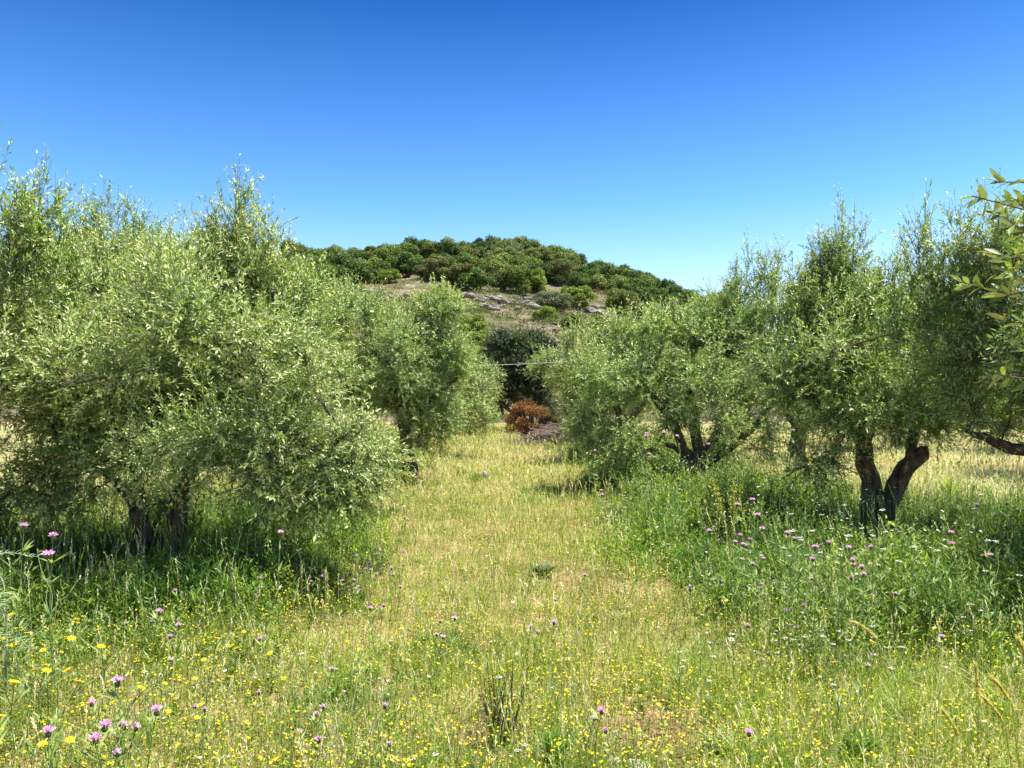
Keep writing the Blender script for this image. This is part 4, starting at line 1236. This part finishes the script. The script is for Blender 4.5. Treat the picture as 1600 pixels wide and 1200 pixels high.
LAND = [((778, 1140), 'the dark dried shrub'), ((1000, 1140), 'the bare soil patch'), ((230, 930), 'the two-trunk olive'), ((30, 1000), 'the silvery thistle plants'),
        ((1370, 850), 'the forked olive trunk'), ((1150, 850), 'the yellow green dock plants'), ((1545, 1080), 'the golden grass ears'), ((1513, 943), 'the curved spiky umbel'),
        ((1350, 985), 'the pale bowed grass ear'), ((850, 890), 'the dark lane rosette'), ((1125, 1165), 'the pale spiky rosette'), ((640, 760), 'the second left olive trunk'),
        ((1085, 750), 'the leaning split olive trunk'), ((198, 975), 'the flat green umbel'), ((78, 869), 'the largest thistle flower'), ((1340, 1180), 'the small bright green tuft'),
        ((1484, 780), 'the strap leaved clump'), ((758, 755), 'the whitish lane stone')]
def near_land(px, py):
    d, lp, ln = min((math.hypot(px - a[0], (py - a[1]) * 1.3), a, t) for a, t in LAND)
    dx, dy = px - lp[0], (py - lp[1]) * 1.3
    how = 'just' if d < 60 else ('some way' if d < 160 else 'far')
    if abs(dx) > abs(dy) * 2.2: w = 'left of' if dx < 0 else 'right of'
    elif abs(dy) > abs(dx) * 2.2: w = 'in front of' if dy > 0 else 'behind'
    else: w = ('left of and ' if dx < 0 else 'right of and ') + ('in front of' if dy > 0 else 'behind')
    return f'{how} {w} {ln}'
def put_flower(K, kind, px, py, what, name, group, k_=1.0):
    X = (px - 800) / F
    Yg = F * 1.1 / (py - HZ)
    tall = tall_zone(np.array([X * Yg]), np.array([Yg]))[0] > .3
    k = 'tall' if tall else 'short'
    h = HT[k][kind] * (1.1 if tall else 1.0)
    Y = F * (EYE - h) / (py - HZ)
    x = X * Y
    sc = (fr.uniform(.95, 1.3) if tall else fr.uniform(.75, 1.15)) * k_ * (1.35 if (px < 260 and kind in 'td' and k_ == 1.0) else 1.0)
    w = near_land(px, py)
    K[k].put(fr.randrange(3), (x, Y, float(gz(x, Y))), fr.uniform(0, 6.28), sc * (1.35 if Y > 8 else 1.0), f'{what} {w}', f'{group} {w}', name)

purple = [(100, 918), (32, 903), (360, 913), (385, 888), (432, 880), (442, 860), (447, 885), (478, 887), (540, 900), (557, 906), (563, 912), (610, 860), (630, 866), (618, 878),
          (640, 862), (620, 905), (645, 925), (700, 888), (280, 940), (245, 996), (265, 1001), (275, 999), (412, 998), (418, 1001), (325, 1078), (333, 1090), (160, 1105), (175, 1155),
          (150, 1175), (185, 1180), (205, 1150), (212, 1150), (410, 1054), (513, 1057), (505, 1086), (490, 1105), (480, 1115), (600, 1098), (605, 1122), (513, 1177), (696, 959),
          (683, 978), (683, 994), (708, 978), (825, 965), (833, 975), (851, 955), (872, 912), (983, 887), (913, 890), (918, 1118), (935, 1130), (950, 1128), (1182, 1150),
          (1165, 828), (1148, 833), (1182, 836), (1160, 826), (1176, 831), (1050, 845), (1052, 858), (930, 722), (925, 755), (940, 780), (945, 790), (1015, 732), (1040, 722), (1105, 733),
          (1243, 833), (1292, 865), (1325, 868), (1328, 876), (1350, 872), (1332, 880), (1220, 905), (1258, 904), (1193, 925), (1207, 965), (1240, 972), (1122, 893), (1123, 912),
          (1086, 925), (1186, 930), (1494, 860), (1548, 870), (1352, 945), (1436, 912), (1520, 805), (1563, 808), (1240, 735), (1208, 760), (1463, 1003), (660, 757), (624, 808), (632, 822),
          (590, 858), (1110, 828), (1140, 880), (1300, 930), (1395, 960)]
for _ in range(70):
    c0 = fr.choice([(570, 900, 45, 40), (1170, 850, 60, 40), (1330, 880, 90, 40), (1220, 930, 80, 40), (440, 900, 50, 30), (1000, 745, 60, 22), (180, 1150, 70, 30)])
    purple.append((c0[0] + fr.gauss(0, c0[2] * .6), c0[1] + fr.gauss(0, c0[3] * .6)))
for q in purple: put_flower(THI, 't', q[0], q[1], 'purple thistle flower', 'thistle', 'purple thistles')
# one big near thistle at the left
r_, t_ = stem_thing('thistle', 'largest pink purple thistle flower, tall at the far left before the pale field', 'flower', 'x', .88, 399, nleaf=16)
del r_['group']
head_thistle(r_, t_, 399, .034)
Yb = F * (EYE - .88) / (869 - HZ); r_.location = ((78 - 800) / F * Yb, Yb, 0)

yellow = [(15, 1012), (20, 1025), (30, 1022), (25, 1040), (25, 1057), (80, 1025), (82, 1038), (100, 1032), (94, 1049), (107, 1046), (122, 1048), (130, 1015), (118, 1025), (70, 1057),
          (146, 1037), (133, 1072), (165, 1053), (172, 1056), (65, 1090), (80, 1090), (50, 1107), (90, 1100), (97, 1108), (190, 912), (147, 935), (160, 932), (203, 936), (368, 994),
          (379, 989), (385, 986), (365, 1020), (380, 1005), (322, 1038), (318, 1041), (313, 1060), (322, 1062), (365, 1060), (345, 1012), (12, 1160), (10, 1170), (90, 1160), (86, 1190),
          (120, 1192), (175, 1110), (175, 1138), (268, 1065), (270, 1092), (310, 1110), (315, 1118), (230, 1080), (410, 975), (418, 980), (437, 982), (432, 1014), (440, 1014), (480, 1004),
          (553, 976), (460, 1040), (470, 1062), (1342, 1006), (1448, 978), (1452, 994), (1265, 1030), (1295, 1038), (1312, 1098), (1142, 927), (1105, 960), (40, 1130), (200, 1095)]
for q in yellow: put_flower(DAI, 'd', q[0], q[1], 'yellow daisy', 'yellow_daisy', 'yellow daisies')
for _ in range(150):
    px = fr.uniform(250, 1100) if fr.random() < .75 else fr.uniform(0, 1500)
    py = 960 + fr.random() ** .8 * 200
    put_flower(DAI, 'd', px, py, 'small yellow flower', 'yellow_daisy', 'small yellow flowers', .62)
white = [(285, 940), (245, 996), (235, 1050), (258, 1050), (262, 1040), (590, 1036), (605, 1035), (478, 1018), (525, 1020), (1045, 862), (1113, 852), (618, 1160), (640, 1165), (800, 1078), (785, 1080), (815, 1162), (805, 1158),
         (678, 1182), (1100, 900), (1110, 905), (975, 903), (870, 1065)]
for _ in range(150):
    white.append((fr.uniform(1080, 1420), fr.uniform(850, 1010)) if fr.random() < .7 else (fr.uniform(1050, 1590), fr.uniform(800, 1060)))
for q in white: put_flower(UMB, 'u', q[0], q[1], 'small white flower', 'white_flower', 'white flower clusters')

for K_ in (THI, DAI, UMB):
    for kd in K_.values():
        for o_, u_ in zip(kd.v, kd.used):
            if not u_:
                for c1 in list(o_.children):
                    for c2 in list(c1.children): bpy.data.objects.remove(c2)
                    bpy.data.objects.remove(c1)
                bpy.data.objects.remove(o_)

# ------------------------------------------------------------------ individual plants and stones
def ground_at(px, py):
    Y = F * EYE / (py - HZ); x = (px - 800) / F * Y
    return np.array([x, Y, float(gz(x, Y))])

def stalk_clump(px, py):
    rs = RS(401); p = ground_at(px, py)
    root = empty('dry_shrub', p, 'dark dried shrub with upright bare stalks in the middle foreground', 'shrub')
    g = Geo()
    for i in range(26):
        hh = rs.uniform(.14, .36) if i > 6 else rs.uniform(.30, .40)
        b = np.array([rs.uniform(-.05, .05), rs.uniform(-.04, .04), -.01])
        e = b + np.array([rs.uniform(-.08, .09) + .03 * (i < 7), rs.uniform(-.05, .05), hh])
        c = curve([(*b, .0034), (*((b + e) / 2 + rs.normal(size=3) * .008), .0026), (*e, .0012)], 8)
        tubes(g, c[None, :, :3], c[None, :, 3], 5, (.1, .08, .06))
        for k in range(3):
            q = c[rs.randint(3, 8), :3]; e2 = q + np.array([rs.uniform(-.03, .03), rs.uniform(-.03, .03), rs.uniform(.02, .05)])
            tubes(g, np.array([[q, (q + e2) / 2, e2]]), np.array([[.0013, .001, .0007]]), 3, (.1, .08, .06))
    g.build('stalks', M_BARK, root)
    g = Geo(); n = 420
    q = rs.normal(size=(n, 3)) * np.array([.06, .05, .05]) + np.array([-.01, 0, .06]); q[:, 2] = np.abs(q[:, 2])
    leaves(g, q, unit(randdir(rs, n) + np.array([0, 0, .7])), randdir(rs, n), .022, .006, var(rs, n, (.17, .19, .12), .3))
    g.build('leaves', M_GRASS, root)
stalk_clump(778, 1165)

def rosette(name, label, cat, px, py, n, L, Wd, col, seed, upk=1.2, curl=True):
    rs = RS(seed); p = ground_at(px, py)
    root = empty(name, p, label, cat)
    g = Geo()
    a = rs.uniform(0, 6.28, n)
    d = unit(np.stack([np.cos(a), np.sin(a), np.full(n, upk) * rs.uniform(.5, 1.6, n)], 1))
    big_leaves(g, d * .02, d, unit(np.array([0, 0, 1.]) + randdir(rs, n) * .3), L * rs.uniform(.6, 1.1, n), Wd, var(rs, n, col, .2))
    g.build('leaves', M_GRASS, root, True)
    return root
rosette('asphodel', 'bright yellow green clump of upright strap leaves on the pale field at the right', 'plant', 1484, 792, 26, .42, .045, (.30, .40, .07), 411, 1.8)
rosette('weed_rosette', 'dark green leafy rosette in the middle of the lane', 'plant', 850, 893, 50, .16, .03, (.10, .15, .05), 412, .9)
rosette('weed_rosette', 'pale spiky rosette beside the bare soil in the lower right of the lane', 'plant', 1125, 1165, 40, .12, .02, (.30, .36, .14), 413, .7)
rosette('weed_rosette', 'bright green tuft at the bottom edge left of the bare soil', 'plant', 870, 1192, 240, .13, .006, (.14, .30, .04), 414, 2.0)
rosette('weed_rosette', 'small bright green tuft at the lower right between yellow grass', 'plant', 1340, 1180, 150, .10, .012, (.14, .28, .05), 415, 1.4)

def dock(px, py, label, h, seed):
    rs = RS(seed); p = ground_at(px, py)
    root = empty('dock_plant', p, label, 'plant')
    g, s = Geo(), Geo()
    for i in range(6):
        e = np.array([rs.uniform(-.16, .16), rs.uniform(-.12, .12), h * rs.uniform(.75, 1)])
        c = curve([(0, 0, 0, .005), (*(e * .5), .004), (*e, .002)], 8)
        tubes(s, c[None, :, :3], c[None, :, 3], 5, (.3, .33, .08))
        n = 90; t = rs.uniform(.45, 1, n)
        leaves(g, e * t[:, None] + rs.normal(size=(n, 3)) * .015, randdir(rs, n), randdir(rs, n), .022, .014, var(rs, n, (.42, .42, .10), .2))
    n = 30
    leaves(g, rs.uniform(-.03, .03, (n, 3)) + np.array([0, 0, .1]), unit(randdir(rs, n) + np.array([0, 0, .6])), randdir(rs, n), .14, .03, var(rs, n, (.2, .28, .06), .2))
    s.build('stem', M_GRASS, root); g.build('seed_clusters', M_GRASS, root)
dock(1140, 875, 'taller yellow green dock plant in front of the second right olive', .8, 421)
dock(1168, 868, 'smaller yellow green dock plant right of the taller one', .6, 422)

# silvery feathery thistle leaves, left edge
def feather(px, py, seed, label, size):
    rs = RS(seed); Y = 3.9; x = (px - 800) / F * Y
    p = np.array([x, Y, float(gz(x, Y))]); H0 = .30 * size
    root = empty('silver_thistle', p, label, 'plant', 'silvery thistle plants at the left edge')
    for i in range(6):
        g = Geo()
        a = rs.uniform(0, 6.28); out = np.array([math.cos(a), math.sin(a), 0])
        hh = H0 * (.5 + .12 * i)
        c = curve([(0, 0, 0, .003), (*(out * .02 + np.array([0, 0, hh])), .003), (*(out * .07 * size + np.array([0, 0, hh + .09])), .002), (*(out * .15 * size + np.array([0, 0, hh + .06])), .001)], 16)
        tubes(g, c[None, :, :3], c[None, :, 3], 4, (.45, .50, .38))
        q = c[4:, :3]; m = len(q)
        sd = unit(np.cross(out, [0, 0, 1.]))
        for s in (-1, 1):
            for u in (0, 1):
                qq = q if u == 0 else (q + np.roll(q, -1, 0))[:-1] / 2
                leaves(g, qq, unit(sd * s + out * .5 + rs.normal(size=(len(qq), 3)) * .12), np.tile([0, 0, 1.], (len(qq), 1)) + rs.normal(size=(len(qq), 3)) * .3,
                       .035 * size * rs.uniform(.4, 1.2, len(qq)), .006, var(rs, len(qq), (.30, .42, .22), .25))
        g.build('leaf', M_GRASS, root)
feather(-45, 1000, 431, 'silvery feathery thistle plant cut by the left edge of the photo', 1.9)
feather(15, 1000, 432, 'silvery feathery thistle plant right of the one cut by the left edge', 1.6)

# golden grass spikes, lower right
def spike(px0, py0, px1, py1, Y, label, seed):
    """ear running from (px0,py0) up to (px1,py1)"""
    rs = RS(seed)
    a, b = at(px0, py0, Y), at(px1, py1, Y)
    foot = np.array([a[0] + (a[0] - b[0]) * 1.0, Y + .05, float(gz(a[0], Y))])
    root = empty('grass_ear', foot, label, 'grass ear', 'golden grass ears at the lower right')
    g = Geo()
    c = curve([(*(foot - foot), .0022), (*((foot * .4 + a * .6) - foot), .0018), (*(a - foot), .0015)], 10)
    tubes(g, c[None, :, :3], c[None, :, 3], 5, (.45, .42, .14)); g.build('stem', M_GRASS, root, True)
    g = Geo(); n = 130
    t = rs.uniform(0, 1, n); ax = unit(b - a)
    bow = np.array([0, 0, 1.]) * (np.linalg.norm(b - a) * .08)
    pts_ = a + (b - a) * t[:, None] + bow * (4 * t * (1 - t))[:, None] - foot
    leaves(g, pts_, unit(ax + randdir(rs, n) * .38), randdir(rs, n), .022, .006, var(rs, n, (.62, .56, .20), .15))
    leaves(g, pts_, unit(ax + randdir(rs, n) * .3), randdir(rs, n), .04, .0012, var(rs, n, (.7, .64, .3), .15))
    g.build('ear', M_GRASS, root)
spike(1525, 1090, 1520, 1038, 3.0, 'upright golden grass ear before the dark weeds at the right', 441)
spike(1575, 1095, 1545, 1058, 3.0, 'slanting golden grass ear right of the upright one', 442)
spike(1565, 1128, 1533, 1090, 2.9, 'lowest golden grass ear, leaning left at the lower right', 443)
spike(1600, 1030, 1588, 1000, 2.9, 'golden grass ear at the very right edge of the photo', 444)
spike(1368, 995, 1332, 972, 3.9, 'pale bowed grass ear over the sunlit weeds right of the lane', 445)
spike(1495, 1150, 1470, 1110, 2.9, 'thin pale grass ear leaning left in the lower right grass', 446)

# wild carrot on a curved stem
def carrot(px, py, pyb, label, seed, Y=4.6):
    rs = RS(seed)
    top = at(px, py, Y); foot = np.array([top[0] - .09, Y, 0.])
    root = empty('wild_carrot', foot, label, 'flower')
    c = curve([(0, 0, -.02, .0026), (-.01, 0, (top[2]) * .55, .0022), (*(top - foot), .0016)], 12)
    g = Geo(); tubes(g, c[None, :, :3], c[None, :, 3], 5, (.35, .42, .16)); g.build('stem', M_GRASS, root, True)
    g = Geo(); n = 34; t = top - foot
    d = unit(randdir(rs, n) * np.array([1, 1, .35]) + np.array([0, 0, .25]))
    leaves(g, np.tile(t, (n, 1)), d, randdir(rs, n), rs.uniform(.02, .035, n), .003, var(rs, n, (.5, .52, .25), .15))
    g.build('flower_head', M_PETAL, root)
carrot(1513, 943, 1010, 'pale spiky umbel on a curved stem above the dark weeds at the right', 451)
carrot(198, 972, 1030, 'pale green flat umbel on a straight stem in front of the two-trunk olive', 452, 4.4)

# stones
def stone(p, s, label, seed, pale=False):
    me = rock_mesh(seed); me.materials[0] = M_STONE
    o = bpy.data.objects.new('stone', me); COL.objects.link(o)
    o.location = p; o.scale = s; o.rotation_euler = (0, 0, seed)
    tag(o, label, 'stone')
stone(ground_at(1000, 1196) + np.array([0, 0, .0]), (.085, .06, .03), 'flat pale stone on the bare soil at the bottom edge', 21)
stone(ground_at(960, 1188) + np.array([0, 0, .0]), (.05, .04, .025), 'small darker stone left of the flat pale one at the bottom edge', 22)
p = ground_at(758, 758); stone(p + np.array([0, 0, .16]), (.06, .06, .06), 'small rounded whitish stone far along the lane grass', 23)

# dry litter on the bare patches
g = Geo(); rs = RS(88)
n = 16000
x, y = scat(rs, n * 10, 2.6, 8, 1.2)
k = rs.uniform(size=len(x)) < bare_mask(x, y)
x, y = x[k][:n], y[k][:n]; n = len(x)
leaves(g, np.stack([x, y, gz(x, y) + rs.uniform(0, .02, n)], 1), randdir(rs, n) * np.array([1, 1, .25]), unit(np.array([0, 0, 1.]) + randdir(rs, n) * .5),
       rs.uniform(.012, .04, n), rs.uniform(.002, .006, n), np.where((rs.uniform(size=n) < .5)[:, None], np.array([[.34, .26, .13]]), np.array([[.22, .13, .06]])) * rs.uniform(.6, 1.5, (n, 1)))
tag(g.build('dry_litter', M_GRASS), 'dry brown stalk litter on the bare soil patches', 'litter', kind='stuff')
print('objects', len(bpy.data.objects), 'hill trees', count)
